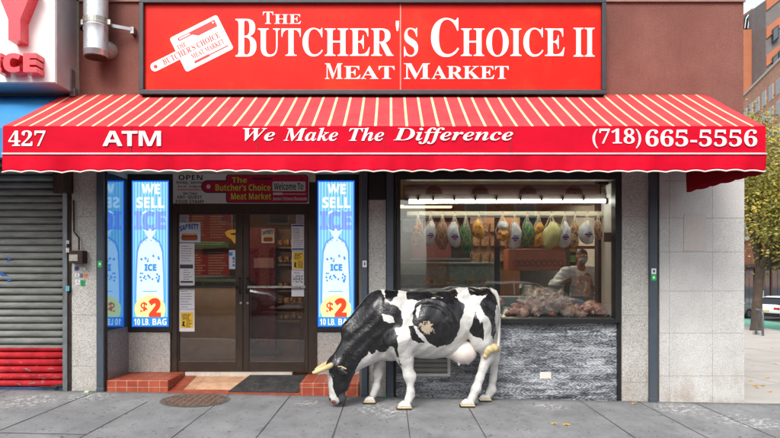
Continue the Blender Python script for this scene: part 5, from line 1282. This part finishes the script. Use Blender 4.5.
    G=(O[0],O[1],gz(O[0])); T=thing('cow_statue','life size black and white fibreglass cow statue grazing on the sidewalk','cow statue',G)
    mesh_obj('body',pw,f,cm,T,attrs=dict(black_patch=clip(b),worn_spot=clip(worn),nose=clip(nose),muzzle=clip(muz),foot=clip(foot*1.0)))
    cream=M('cream_horn_paint',(206,186,138),.45,var=.1,vscale=14,dirt=.25)
    pt=lambda cx,cy,lat: W(cx,cy,lat)
    for pts,rs in (([(100,281,.09),(86,288,.145),(66,296,.175),(50,303,.18),(40,306,.175)],[.030,.032,.029,.025,.015]),([(98,272,-.08),(88,276,-.13),(72,283,-.16),(56,292,-.165),(47,297,-.16)],[.028,.030,.027,.022,.013])):
        q=MB(); q.tube([pt(*a) for a in pts],rs,14); q.build('horn',cream,T,smooth=True)
    dk=M('cow_black_paint',(26,26,29),.35,var=.25,vscale=14)
    for sg in (1,-1):
        pre=[('c',loc(pt(116,292,.10*sg)),.03,loc(pt(135,299,.22*sg)),.045,.6),('c',loc(pt(135,299,.22*sg)),.045,loc(pt(146,308,.29*sg)),.015,.6)]
        p2,f2=sdf_mesh(pre,.009,.02); e=mesh_obj('ear',wor(p2),f2,dk,T)
        q=MB(); a=[pt(120,296,.15*sg),pt(130,296,.21*sg),pt(144,303,.28*sg)]; q.tube([(v[0],v[1]-.012*sg,v[2]+.035) for v in a],.008,6); q.build('ear_rim',cream,e,smooth=True)
        q=MB(); q.sphere(pt(104,318,.093*sg),(.022,.018,.018),12,8); ey=q.build('eye',M('eye_dark',(20,16,14),.12),T,smooth=True)
        q=MB(); q.tube([pt(92+k*4,313-2.5*math.sin(k*.75),.098*sg) for k in range(6)],.006,5); q.build('eyelid',M('eyelid_grey',(84,80,78),.5),ey,smooth=True)
        q=MB(); q.sphere(pt(104,397,.045*sg),(.012,.010,.013),8,6); q.build('nostril',m_dark,T,smooth=True)
    # forelock with a blue smear
    q=MB(); q.sphere(pt(104,268,.0),(.05,.09,.03),14,8); q.build('poll_tuft',dk,T,smooth=True)
    # udder with teats
    pu=[('e',loc(W(508,240,.03)),(46*U,.15,38*U),-8),('e',loc(W(482,236,.02)),(38*U,.13,25*U),14)]
    for cx_,cy_,l in ((497,272,.08),(526,268,.08),(505,268,-.05),(530,264,-.05)): pu.append(('c',loc(W(cx_,cy_-14,l)),.022,loc(W(cx_,cy_+9,l)),.013))
    p2,f2=sdf_mesh(pu,.009,.02); mesh_obj('udder',wor(p2),f2,M('pale_pink_paint',(226,216,210),.4,var=.08,vscale=5,dirt=.12),T)
    # hooves
    for (hx,hy,l,w_) in ((333,404,.17,1.0),(223,388,-.17,.85),(530,400,.15,1.0),(584,381,-.13,.85)):
        c0=W(hx,hy,l); s=w_; gzv=gz(c0[0],c0[1]); zt=c0[2]+.03
        wp=M('cow_white_paint',(212,211,206),.4,var=.08,vscale=8,dirt=.25); q=MB()
        for half in (-1,1):
            yy0=c0[1]+half*.032*s
            q.prism([(c0[0]+a*s,gzv+.033+b*s) for a,b in [(-.098,.0),(-.088,.022),(-.045,.055),(.03,.06),(.055,.0)]][::-1],yy0-.027*s,yy0+.027*s)
        ho=q.build('hoof',wp,T,bevel=.014)
        q=MB()
        for half in (-1,1):
            yy0=c0[1]+half*.033*s; q.prism([(c0[0]+a*s,gzv+.016+b) for a,b in ((-.108,0),(-.102,.018),(.058,.018),(.06,0))][::-1],yy0-.029*s,yy0+.029*s)
        q.build('hoof_rim',cream,ho,bevel=.008)
        q=MB()
        for half in (-1,1):
            yy0=c0[1]+half*.034*s; q.prism([(c0[0]+a*s,gzv+.0+b) for a,b in ((-.118,0),(-.108,.022),(-.03,.017),(.052,.012),(.052,0))][::-1],yy0-.030*s,yy0+.030*s)
        q.build('hoof_sole',M('hoof_black',(30,28,28),.5),ho,bevel=.005)
    for a,b_,l in ((353,376,.17),(243,362,-.17),(556,370,.15),(608,360,-.13)):
        q=MB(); q.sphere(W(a,b_,l),(.016,.018,.013),10,6); q.build('dewclaw',cream,T,smooth=True)
    # tail with switch wrapped over the hock
    q=MB(); q.tube([W(592,50,0),W(608,56,0),W(617,72,.0),W(621,110,.0),W(622,160,.02),W(621,200,.05),W(616,236,.10)],[.045,.04,.028,.02,.018,.018,.024],12); q.build('tail',M('cow_white_paint',(212,211,206),.4,var=.08,vscale=8,dirt=.25),T,smooth=True)
    ps=[('c',loc(W(616,232,.12)),.036,loc(W(606,228,.20)),.046),('c',loc(W(606,228,.20)),.046,loc(W(590,232,.23)),.05),('c',loc(W(590,232,.23)),.05,loc(W(579,254,.22)),.026)]
    dsp=lambda X_,Y_,Z_: (.0018*np.sin(X_*90+Z_*120)).astype(np.float32)
    p2,f2=sdf_mesh(ps,.009,.03,dsp); mesh_obj('tail_switch',wor(p2),f2,cream,T)
build_cow()

# ================================================================== LEAVES ON THE PAVEMENT (yellow)
m_leaf=M('fallen_leaf_yellow',(206,160,50),.7,var=.25,vscale=40)
lf=0
rr=random.Random(5)
def ground_at(px,py):
    # intersect view ray with ground height
    s=.012
    for _ in range(30):
        y=s*F-D; x=(px-CX)*s; g=gz(x,y); s=(EYE-g)/((py-HY)); 
    return ((px-CX)*s, s*F-D, gz((px-CX)*s,s*F-D))
lfp=[(751,381,'beside the stone corner'),(755,386,'second out from the stone corner'),(767,378,'nearest the wall shadow line'),(757,388,'lowest of the four by the stone corner'),(762,386,'right of the pair by the stone corner'),(752,366,'farther up the side pavement'),(770,392,'at the right edge of the picture'),(775,364,'high on the side pavement at the right'),(554,424,'in front of the marble base'),(566,425,'just right of the leaf in front of the marble base'),(634,404,'at the foot of the right granite pilaster'),(760,350,'near the bike racks'),(772,348,'right of the leaf near the bike racks')]
for px,py,w_ in lfp:
    g=ground_at(px,py); a=rr.uniform(0,6.28); s=rr.uniform(.03,.05)
    q=MB(); pts=[]
    for k in range(10):
        t=a+2*math.pi*k/10; r_=s*(1 if k%2 else .55)*(1.3 if k==0 else 1); pts.append((g[0]+r_*math.cos(t),g[1]+r_*math.sin(t)*.9,g[2]+.008+.006*math.sin(3*t)))
    ctr=(g[0],g[1],g[2]+.012)
    for k in range(10): q.poly([ctr,pts[k],pts[(k+1)%10]])
    o=q.build('fallen_leaf',m_leaf,loc=(g[0],g[1],g[2])); tag(o,'small yellow fallen leaf '+w_,'leaf','fallen yellow leaves on the pavement')
g=ground_at(84,394); q=MB(); q.box(g[0]-.03,g[0]+.02,-.12,-.07,g[2]+.003,g[2]+.02); q.build('litter_scrap',M('pale_green_litter',(190,220,180),.7),loc=(g[0],-.1,g[2])); tag(bpy.data.objects['litter_scrap'],'pale green scrap of litter by the granite pier','litter')
g=ground_at(386,396.5); q=MB(); q.box(g[0]-.03,g[0]+.01,-.05,-.02,g[2]+.003,g[2]+.025); o=q.build('litter_scrap',M('bright_green_litter',(60,190,90),.6),loc=(g[0],-.03,g[2])); tag(o,'bright green scrap of litter between the downpipes behind the cow','litter')

# ================================================================== SIDE STREET: tree, racks, cars, buildings
m_bark=M('bark',(84,70,60),.95,var=.35,vscale=5,bump=.9,bscale=14)
def leafmat(name,c1,c2,c3):
    m,t,b=newmat(name); n=t.noise(t.pos(),1.1,4); n2=t.noise(t.pos(),6,2)
    c=t.ramp(t.math('MULTIPLY_ADD',n2,.5,t.math('MULTIPLY',n,.5)),[(.35,lin(c1)),(.5,lin(c2)),(.62,lin(c3))]); t.link(c,b.inputs['Base Color']); b.inputs['Roughness'].default_value=.6
    return m
m_lv=leafmat('autumn_leaves',(92,98,42),(146,140,58),(200,178,84))
def street_tree(x,y,h,label,group,seed,leaves=5200,fork=.36,trunk=.24,cr=3.4,lean=0.,branches=None):
    r=random.Random(seed); g=gz(x,y); T=thing('street_tree',label,'tree',(x,y,g),group)
    q=MB(); zf=g+h*fork
    q.tube([(x,y,g-.1),(x+.0,y,g+.25),(x+lean*.3,y,g+h*fork*.5),(x+lean,y,zf)],[trunk*1.35,trunk*1.08,trunk*.92,trunk*.85],12)
    tips=[]
    br=branches or [(r.uniform(-1,1),r.uniform(-1,1),r.uniform(.5,1)) for _ in range(6)]
    for bx,by,bz in br:
        p0=np.array((x+lean,y,zf-.15)); p3=np.array((x+lean+bx*cr*.8,y+by*cr*.8,zf+bz*h*(1-fork)*.9)); p1=p0+(p3-p0)*.35+np.array((0,0,-.1)); p2=p0+(p3-p0)*.7+np.array((r.uniform(-.3,.3),r.uniform(-.3,.3),.2))
        q.tube([p0,p1,p2,p3],[trunk*.6,trunk*.42,trunk*.26,trunk*.08],8)
        for k in range(7):
            t=r.uniform(.35,1); s0=p1+(p3-p1)*t; e=s0+np.array([r.uniform(-1,1),r.uniform(-1,1),r.uniform(-.35,.8)])*cr*.38
            q.tube([s0,(s0+e)/2+np.array((0,0,.1)),e],[trunk*.16,trunk*.1,trunk*.03],5); tips+= [s0,e,(s0+e)/2]
    q.build('trunk',m_bark,T,smooth=True)
    q=MB(); cl=[]
    for t_ in tips: cl.append((t_,r.uniform(.5,1.0)*cr*.22))
    for _ in range(leaves):
        c,s=r.choice(cl); p=np.array([c[0]+r.gauss(0,1)*s,c[1]+r.gauss(0,1)*s,c[2]+r.gauss(0,.75)*s]); L=r.uniform(.045,.09)
        u=np.array([r.gauss(0,1),r.gauss(0,1),r.gauss(0,.5)]); u/=np.linalg.norm(u); v=np.cross(u,[r.gauss(0,1),r.gauss(0,1),r.gauss(0,1)]); v/=np.linalg.norm(v)+1e-6
        q.poly([p-u*L,p-v*L*.5,p+u*L,p+v*L*.5])
    q.build('crown',m_lv,T); return T
street_tree(14.35,16,8.4,'yellow green street tree with a forked trunk beside the bike racks','',21,30000,.30,.185,3.9,.15,[(.55,-.1,.35),(1.0,.1,.55),(-.2,.1,.62),(.25,.5,.95),(-.45,-.3,.9),(.6,-.5,.85),(1.2,.4,.25),(-.1,-.6,.45)])
for i,(tx,ty,hh) in enumerate(((24.5,50,9),(33,58,10))): street_tree(tx,ty,hh,['smaller yellow green tree farther up the side street','farthest yellow green tree before the brick apartments'][i],'',40+i,4500,.3,.2,4.2)
for o in bpy.data.objects:
    if o.name.startswith('street_tree') and 'group' in o and not o['group']: del o['group']
# bike racks
m_rack=M('rack_steel',(96,104,108),.4,.6)
T=None
for i,(bx,by) in enumerate(((12.75,13.2),(13.35,14.2))):
    g=gz(bx,by); T=thing('bike_rack',['dark steel hoop bike rack left of the pair by the tree','dark steel hoop bike rack right of the pair by the tree'][i],'bike rack',(bx,by,g),'bike racks on the side pavement')
    q=MB(); dx,dy=SD*.38; q.tube([(bx-dx,by-dy,g),(bx-dx,by-dy,g+.72),(bx-dx*.75,by-dy*.75,g+.86),(bx+dx*.75,by+dy*.75,g+.86),(bx+dx,by+dy,g+.72),(bx+dx,by+dy,g)],.034,8); q.build('hoop',m_rack,T,smooth=True)
    q=MB(); q.box(bx-dx-.08,bx-dx+.08,by-dy-.08,by-dy+.08,g,g+.015); q.box(bx+dx-.08,bx+dx+.08,by+dy-.08,by+dy+.08,g,g+.015); q.build('foot_plate',m_rack,T)

def car(x,y,g,yaw,body,label,group=None,suv=False):
    """sedan, local +X forward"""
    T=thing('parked_car',label,'car',(x,y,g),group); T.rotation_euler=(0,0,yaw)
    keep=dict(BASE); BASE[T.name]=(0,0,0)
    L=2.3; Wd=.88; top=1.46
    paint=body
    # body shell: loft of stations along x (lower body) and greenhouse
    st=[(-2.3,.42,.86,.74),(-2.2,.30,.98,.82),(-1.7,.24,1.02,.88),(-.9,.22,1.0,.9),(.5,.22,.98,.9),(1.3,.22,.92,.88),(1.95,.26,.82,.82),(2.25,.34,.66,.70),(2.32,.42,.58,.6)]
    q=MB(); n=14
    for sx,z0,z1,w in st:
        for k in range(n):
            a=2*math.pi*k/n; ca,sa=math.cos(a),math.sin(a); e=.45
            yy=w*(abs(ca)**e)*(1 if ca>0 else -1); zz=(z0+z1)/2+(z1-z0)/2*(abs(sa)**e)*(1 if sa>0 else -1); q.v.append((sx,yy,zz))
    for i in range(len(st)-1):
        for k in range(n): q.f.append((i*n+k,(i+1)*n+k,(i+1)*n+(k+1)%n,i*n+(k+1)%n)); q.mi.append(0)
    q.f.append(tuple(range(n))); q.mi.append(0); q.f.append(tuple(range(len(st)*n-1,(len(st)-1)*n-1,-1))); q.mi.append(0)
    q.build('body',paint,T,smooth=True)
    rf=[(-1.45,1.36),(-1.0,1.46),(.1,1.46),(.45,1.38)]
    def shell(mb,pts_low,pts_top,wl,wt):
        i=len(mb.v)
        for (a,b),w in [(p,wl) for p in pts_low]+[(p,wt) for p in pts_top]:
            mb.v+= [(a,-w,b),(a,w,b)]
    q=MB(); g0=[(-2.0,.98,.76),(-1.35,1.38,.62),(.35,1.38,.62),(1.15,.92,.78)]
    v=[]; 
    for a,b,w in g0: q.v+=[(a,-w,b),(a,w,b)]
    q.f+=[(0,1,3,2),(4,5,7,6),(0,2,4,6),(1,7,5,3),(2,3,5,4)]; q.mi+=[0]*5
    q.build('glasshouse',glass_dark,T)
    q=MB(); q.v=[(-1.42,-.62,1.385),(-1.42,.62,1.385),(.38,.62,1.385),(.38,-.62,1.385),(-1.1,-.54,1.46),(-1.1,.54,1.46),(.1,.54,1.46),(.1,-.54,1.46)]
    for f_ in ((4,7,6,5),(0,1,2,3),(0,4,5,1),(1,5,6,2),(2,6,7,3),(3,7,4,0)): q.f.append(f_); q.mi.append(0)
    for sy in (-1,1):
        for (a,b,w0),(c,d,w1) in (((-2.0,.98,.775),(-1.38,1.39,.63)),((1.15,.93,.79),(.37,1.39,.63)),((-.45,.99,.80),(-.45,1.39,.635))): q.tube([(a,sy*w0,b),(c,sy*w1,d)],.03,6)
    q.build('roof',paint,T)
    for wx in (-1.4,1.42):
        for sy in (-1,1):
            q=MB(); q.tube([(wx,sy*.70,.32),(wx,sy*.90,.32)],.32,20); w=q.build('wheel',m_rubber2,T); q=MB(); q.tube([(wx,sy*.89,.32),(wx,sy*.912,.32)],.20,14); q.build('rim',m_galv,w)
    for sy in (-1,1):
        q=MB(); q.box(-2.31,-2.2,sy*.5,sy*.80,.70,.84); q.build('tail_light',m_tail,T,bevel=.01)
        q=MB(); q.box(2.18,2.27,sy*.45,sy*.74,.52,.64); q.build('headlight',m_white,T,bevel=.01)
        q=MB(); q.box(.75,.9,sy*.86,sy*1.02,.95,1.08); q.build('side_mirror',paint,T,bevel=.02)
    q=MB(); q.box(-2.32,-2.295,-.26,.26,.56,.68); q.build('number_plate',M('plate_yellowish',(210,190,120),.5),T)
    q=MB(); q.box(-2.36,-2.2,-.8,.8,.3,.5); q.box(2.2,2.36,-.72,.72,.26,.46); q.build('bumper',m_dark,T,bevel=.02)
    return T
glass_dark=M('car_window',(20,24,28),.05,.0,spec=.8); m_rubber2=M('tyre',(24,24,25),.9); m_tail=M('tail_light_red',(190,20,24),.2,coat=.5)
m_cw=M('white_car_paint',(226,228,230),.25,coat=.8,var=.02); m_cs=M('silver_car_paint',(150,156,162),.25,.5,coat=.8,var=.02); m_cd=M('dark_car_paint',(40,44,54),.25,coat=.8,var=.02)
yaw_s=math.atan2(SD[1],SD[0])
def curb(t,o): q=K0+SD*t+SN*o; return q[0],q[1],gz(5,q[1])-.10
for (px,py,lab,pt_,ya) in ((787,318,'white sedan with red tail light behind the tree trunk',m_cw,R(28)),(722,317,'silver white car partly hidden by the stone corner',m_cs,R(28))):
    g=ground_at(px,py); car(g[0],g[1],gz(5,g[1])-.1,ya,pt_,lab,'cars on the side street')
# far buildings along the diagonal street
m_br1=mat_brick('tan_pink_brick',(176,122,100),(198,146,122),(180,160,146)); m_br2=mat_brick('red_brick',(150,74,58),(168,88,70),(150,110,96))
def facade_building(name,label,t0,t1,off,depth,z1,mat,rows_,wfn,zb=-3.0,extra=None):
    """box whose street face runs along SD; wfn gives windows in (t,z)"""
    o=K0+SD*t0+SN*off; yaw=math.atan2(SD[1],SD[0]); T=thing(name,label,'building',(o[0],o[1],zb)); T.rotation_euler=(0,0,yaw); BASE[T.name]=(0,0,0)
    L=t1-t0; q=MB(); q.box(0,L,-depth,0,0,z1-zb); q.build('wall',mat,T); 
    q=MB(); q.box(-.1,L+.1,-depth-.1,.15,z1-zb,z1-zb+.35); q.build('parapet',M('parapet_stone',(190,182,172),.8),T)
    return T,L
m_wg=M('far_window_glass',(70,84,96),.1,spec=.8); m_wf=M('far_window_frame',(206,204,198),.6)
def windows(T,L,z0,z1,fl,sp,w,h,x0=1.5,lim=100):
    n=0; z=z0
    while z+h<z1:
        x=x0
        while x+w<L and n<lim:
            q=MB(); q.box(x-.08,x+w+.08,.0,.07,z-.08,z+h+.08); f=q.build('window',m_wf,T); q=MB(); q.box(x,x+w,.07,.08,z,z+h*.48); q.box(x,x+w,.07,.08,z+h*.52,z+h); q.build('pane',m_wg,f); x+=sp; n+=1
        z+=fl
# near street line offsets: apartment face passes (51,71)
def toff(x,y): d_=np.array((x,y))-K0; return float(d_@SD),float(d_@SN)
ta,oa=toff(50,70)
T,L=facade_building('apartment_building','tan pink brick apartment block with rows of white framed windows',ta-6,ta+85,oa,14,28.5,m_br1,0,None); T.rotation_euler=(0,0,yaw_s)
# depth extends to the right of the street: flip so street face looks left
def fix(T,sgn):
    pass
windows(T,30,4.3,31,2.9,3.0,1.5,1.8)
tb,ob=toff(29.5,38)
T,L=facade_building('corner_shop_building','low reddish shop building with dark glazed front beyond the cars','' or tb-16,tb+45,ob,9,4.4,m_br2,0,None,zb=-3.2)
for k in range(14):
    q=MB(); q.box(.6+k*4.3,4.4+k*4.3,.0,.08,1.2,5.1); f=q.build('shop_window',M('black_shop_frame',(30,32,36),.5),T)
    q=MB()
    for j in range(3): q.box(.75+k*4.3+j*1.22,1.82+k*4.3+j*1.22,.08,.09,1.5,4.9)
    q.build('pane',m_wg,f)
    if k%2==0:
        q=MB(); q.box(2.1+k*4.3,2.9+k*4.3,.092,.1,1.9,3.3); q.build('window_poster',m_paper,f)
q=MB(); q.box(0,L,.0,.35,5.2,5.45); q.build('fascia_ledge',M('black_shop_frame',None),T)
q=MB(); q.box(30,31,.1,.16,4.1,4.5); q.build('red_lit_sign',emat('neon_red',(240,50,40),1.5),T)
# orange modern block further away
tc_,oc=toff(72,112)
m_or=M('orange_cladding',(172,106,74),.7,var=.08,vscale=.6); m_gp=M('grey_metal_cladding',(110,104,104),.6,var=.12,vscale=.8)
T=thing('modern_building','tall orange and grey clad building rising behind the brick apartments','building',(0,0,0)); BASE[T.name]=(0,0,0)
Yb=128.0
q=MB(); q.pbox(752,8.5,800,420,Yb,Yb+20); q.build('orange_tower',m_or,T)
q=MB(); q.pbox(735,29.5,756,420,Yb-3,Yb+10); q.build('orange_wing',m_or,T)
q=MB(); q.pbox(756.3,8,765.8,420,Yb-1.0,Yb-.05); q.build('grey_strip',m_gp,T)
for a,b in ((41,56),(61,77),(82,97)):
    q=MB(); q.pbox(757.3,a,763.8,b,Yb-1.15,Yb-1.0); w=q.build('window',m_black,T); q=MB(); q.pbox(757.9,a+1,763.2,b-1,Yb-1.2,Yb-1.15); q.build('pane',m_wg,w)
def slantband(mb,x0,y0,x1,y1,h,yy):
    a=[P(x0,y0,yy),P(x1,y1,yy),P(x1,y1+h,yy),P(x0,y0+h,yy)]
    mb.prism([(p[0],p[2]) for p in a][::-1],yy-.3,yy)
q=MB(); q.pbox(765.8,0,800,420,Yb-8,Yb-.1); q.build('side_block',m_gp,T)
q=MB()
for y0 in (-14,14,42): slantband(q,765.8,y0+14,800,y0-14,11,Yb-8)
q.build('orange_band',m_or,T)
for y0,x0 in ((30,772),(58,772),(52,778)):
    q=MB(); slantband(q,x0,y0,x0+6,y0-5,14,Yb-8.35); w=q.build('window',m_black,T); q=MB(); slantband(q,x0+.8,y0+.5,x0+5.2,y0-3.6,11,Yb-8.7); q.build('pane',m_wg,w)
q=MB(); q.prism([(p[0],p[2]) for p in (P(752,9.5,Yb-1),P(790,-10,Yb-1),P(790,30,Yb-1),P(752,30,Yb-1))][::-1],Yb-.9,Yb-.1); q.build('sloped_parapet',m_or,T)
T=thing('rooftop_equipment','dark rooftop tank and pipes beside the orange tower','rooftop unit',P(747,30,Yb-1)); q=MB(); c=P(748,21,Yb-1); q.sphere((c[0],c[1],c[2]),(1.0,1.0,1.5),12,8); q.box(c[0]-1.4,c[0]+1.4,c[1]-.6,c[1]+.6,c[2]-2.0,c[2]-1.2); q.build('tank',m_black,T)
q=MB(); 
for k in range(4): q.tube([(c[0]-1.2+.7*k,c[1]-.8,c[2]-2),(c[0]-.9+.7*k,c[1]-.8,c[2]+.2+.5*k%1),(c[0]-.2+.6*k,c[1]-.8,c[2]+1.2)],.13,6)
q.build('pipes',m_galv,T)

# ================================================================== ACROSS THE ROAD (mirrored in the glass)
for i,(x0,x1,h,mt,lab) in enumerate(((12.4,30,10,m_br2,'red brick building across the road at the far right'),(-34,-12.4,9,m_br2,'dark red brick row building across the road left'),(-10.8,0.2,7,m_br1,'tan brick building across the road in the middle'),(2.4,10.2,8,m_br2,'taller red brick building across the road right'))):
    T=thing('row_building',lab,'building',((x0+x1)/2,-25,-.2)); BASE[T.name]=(0,0,0); T.location=(0,0,0)
    q=MB(); q.box(x0,x1,-33,-24,-.3,h); q.build('wall',mt,T)
    k=0
    for z in (4.2,7.2):
        xx=x0+1.5
        while xx<x1-1.6 and z+1.8<h:
            q=MB(); q.box(xx,xx+1.2,-24,-23.93,z,z+1.7); f=q.build('window',m_wf,T); q=MB(); q.box(xx+.1,xx+1.1,-23.93,-23.9,z+.1,z+1.6); q.build('pane',m_wg,f); xx+=2.6
    xx=x0+.6
    while xx<x1-3.4:
        q=MB(); q.box(xx,xx+3.0,-24,-23.9,.3,2.9); f=q.build('shop_window',M('black_shop_frame',None),T); q=MB(); q.box(xx+.15,xx+2.85,-23.9,-23.88,.5,2.7); q.build('pane',m_wg,f); xx+=3.6
sheet('opposite_sidewalk',[-60,-6,6,14],[-24,-20,-16],lambda x,y:gz(x)-.02,m_side)
for i,(cx_,pt_) in enumerate(((-6.6,m_cs),(-.9,m_cd),(4.9,m_cw))):
    car(cx_,-14.6,gz(cx_)-.15,0,pt_,['silver car parked across the road, left one','dark car parked across the road in the middle','white car parked across the road, right one'][i],'cars parked across the road')

T=thing('row_building','long pale brick building closing the far end of the side street','building',(14,190,-4)); BASE[T.name]=(0,0,0); T.location=(0,0,0)
q=MB(); q.box(-30,62,190,202,-4,14); q.build('wall',m_br1,T)
for z in (0,3.4,6.8,10.2):
    for k in range(20):
        q=MB(); q.box(-20+k*4,-18.4+k*4,189.9,190,z,z+1.9); f=q.build('window',m_wf,T); q=MB(); q.box(-19.9+k*4,-18.5+k*4,189.87,189.9,z+.1,z+1.8); q.build('pane',m_wg,f)
# ================================================================== CAMERA, SKY, SUN
cam=bpy.data.cameras.new('camera'); co=bpy.data.objects.new('camera',cam); col.objects.link(co); sc.camera=co
co.location=(0,-D,EYE); co.rotation_euler=(R(90),0,0); cam.sensor_width=36; cam.lens=F/780*36; cam.shift_y=(HY-219)/780; cam.clip_end=2000; cam.clip_start=.05
w=bpy.data.worlds.new('World'); sc.world=w; w.use_nodes=True; nt=w.node_tree; bg=nt.nodes['Background']
sky=nt.nodes.new('ShaderNodeTexSky'); sky.sky_type='NISHITA'; sky.sun_disc=False; sky.sun_elevation=R(48); sky.sun_rotation=R(200); sky.air_density=1.5; sky.dust_density=3
hs=nt.nodes.new('ShaderNodeHueSaturation'); hs.inputs['Saturation'].default_value=.22; hs.inputs['Value'].default_value=1.0
nt.links.new(sky.outputs[0],hs.inputs['Color']); nt.links.new(hs.outputs[0],bg.inputs[0]); bg.inputs[1].default_value=.15
sl=bpy.data.lights.new('sun','SUN'); so=bpy.data.objects.new('sun',sl); col.objects.link(so); sl.energy=1.5; sl.angle=R(25); sl.color=(1,.96,.9)
el,az=R(48),R(200)   # azimuth clockwise from +Y (north)
import mathutils
dv=mathutils.Vector((math.sin(az)*math.cos(el),math.cos(az)*math.cos(el),math.sin(el))); so.rotation_euler=dv.to_track_quat('Z','Y').to_euler(); so.location=(0,-8,12)
sc.view_settings.view_transform='Standard'; sc.view_settings.look='None'; sc.view_settings.gamma=1; sc.view_settings.use_curve_mapping=False; sc.view_settings.exposure=0.74
sc.render.engine='CYCLES'; cy_=sc.cycles; cy_.use_denoising=True; cy_.max_bounces=8; cy_.diffuse_bounces=4; cy_.glossy_bounces=4; cy_.transparent_max_bounces=16; cy_.caustics_reflective=False; cy_.caustics_refractive=False; cy_.sample_clamp_indirect=6
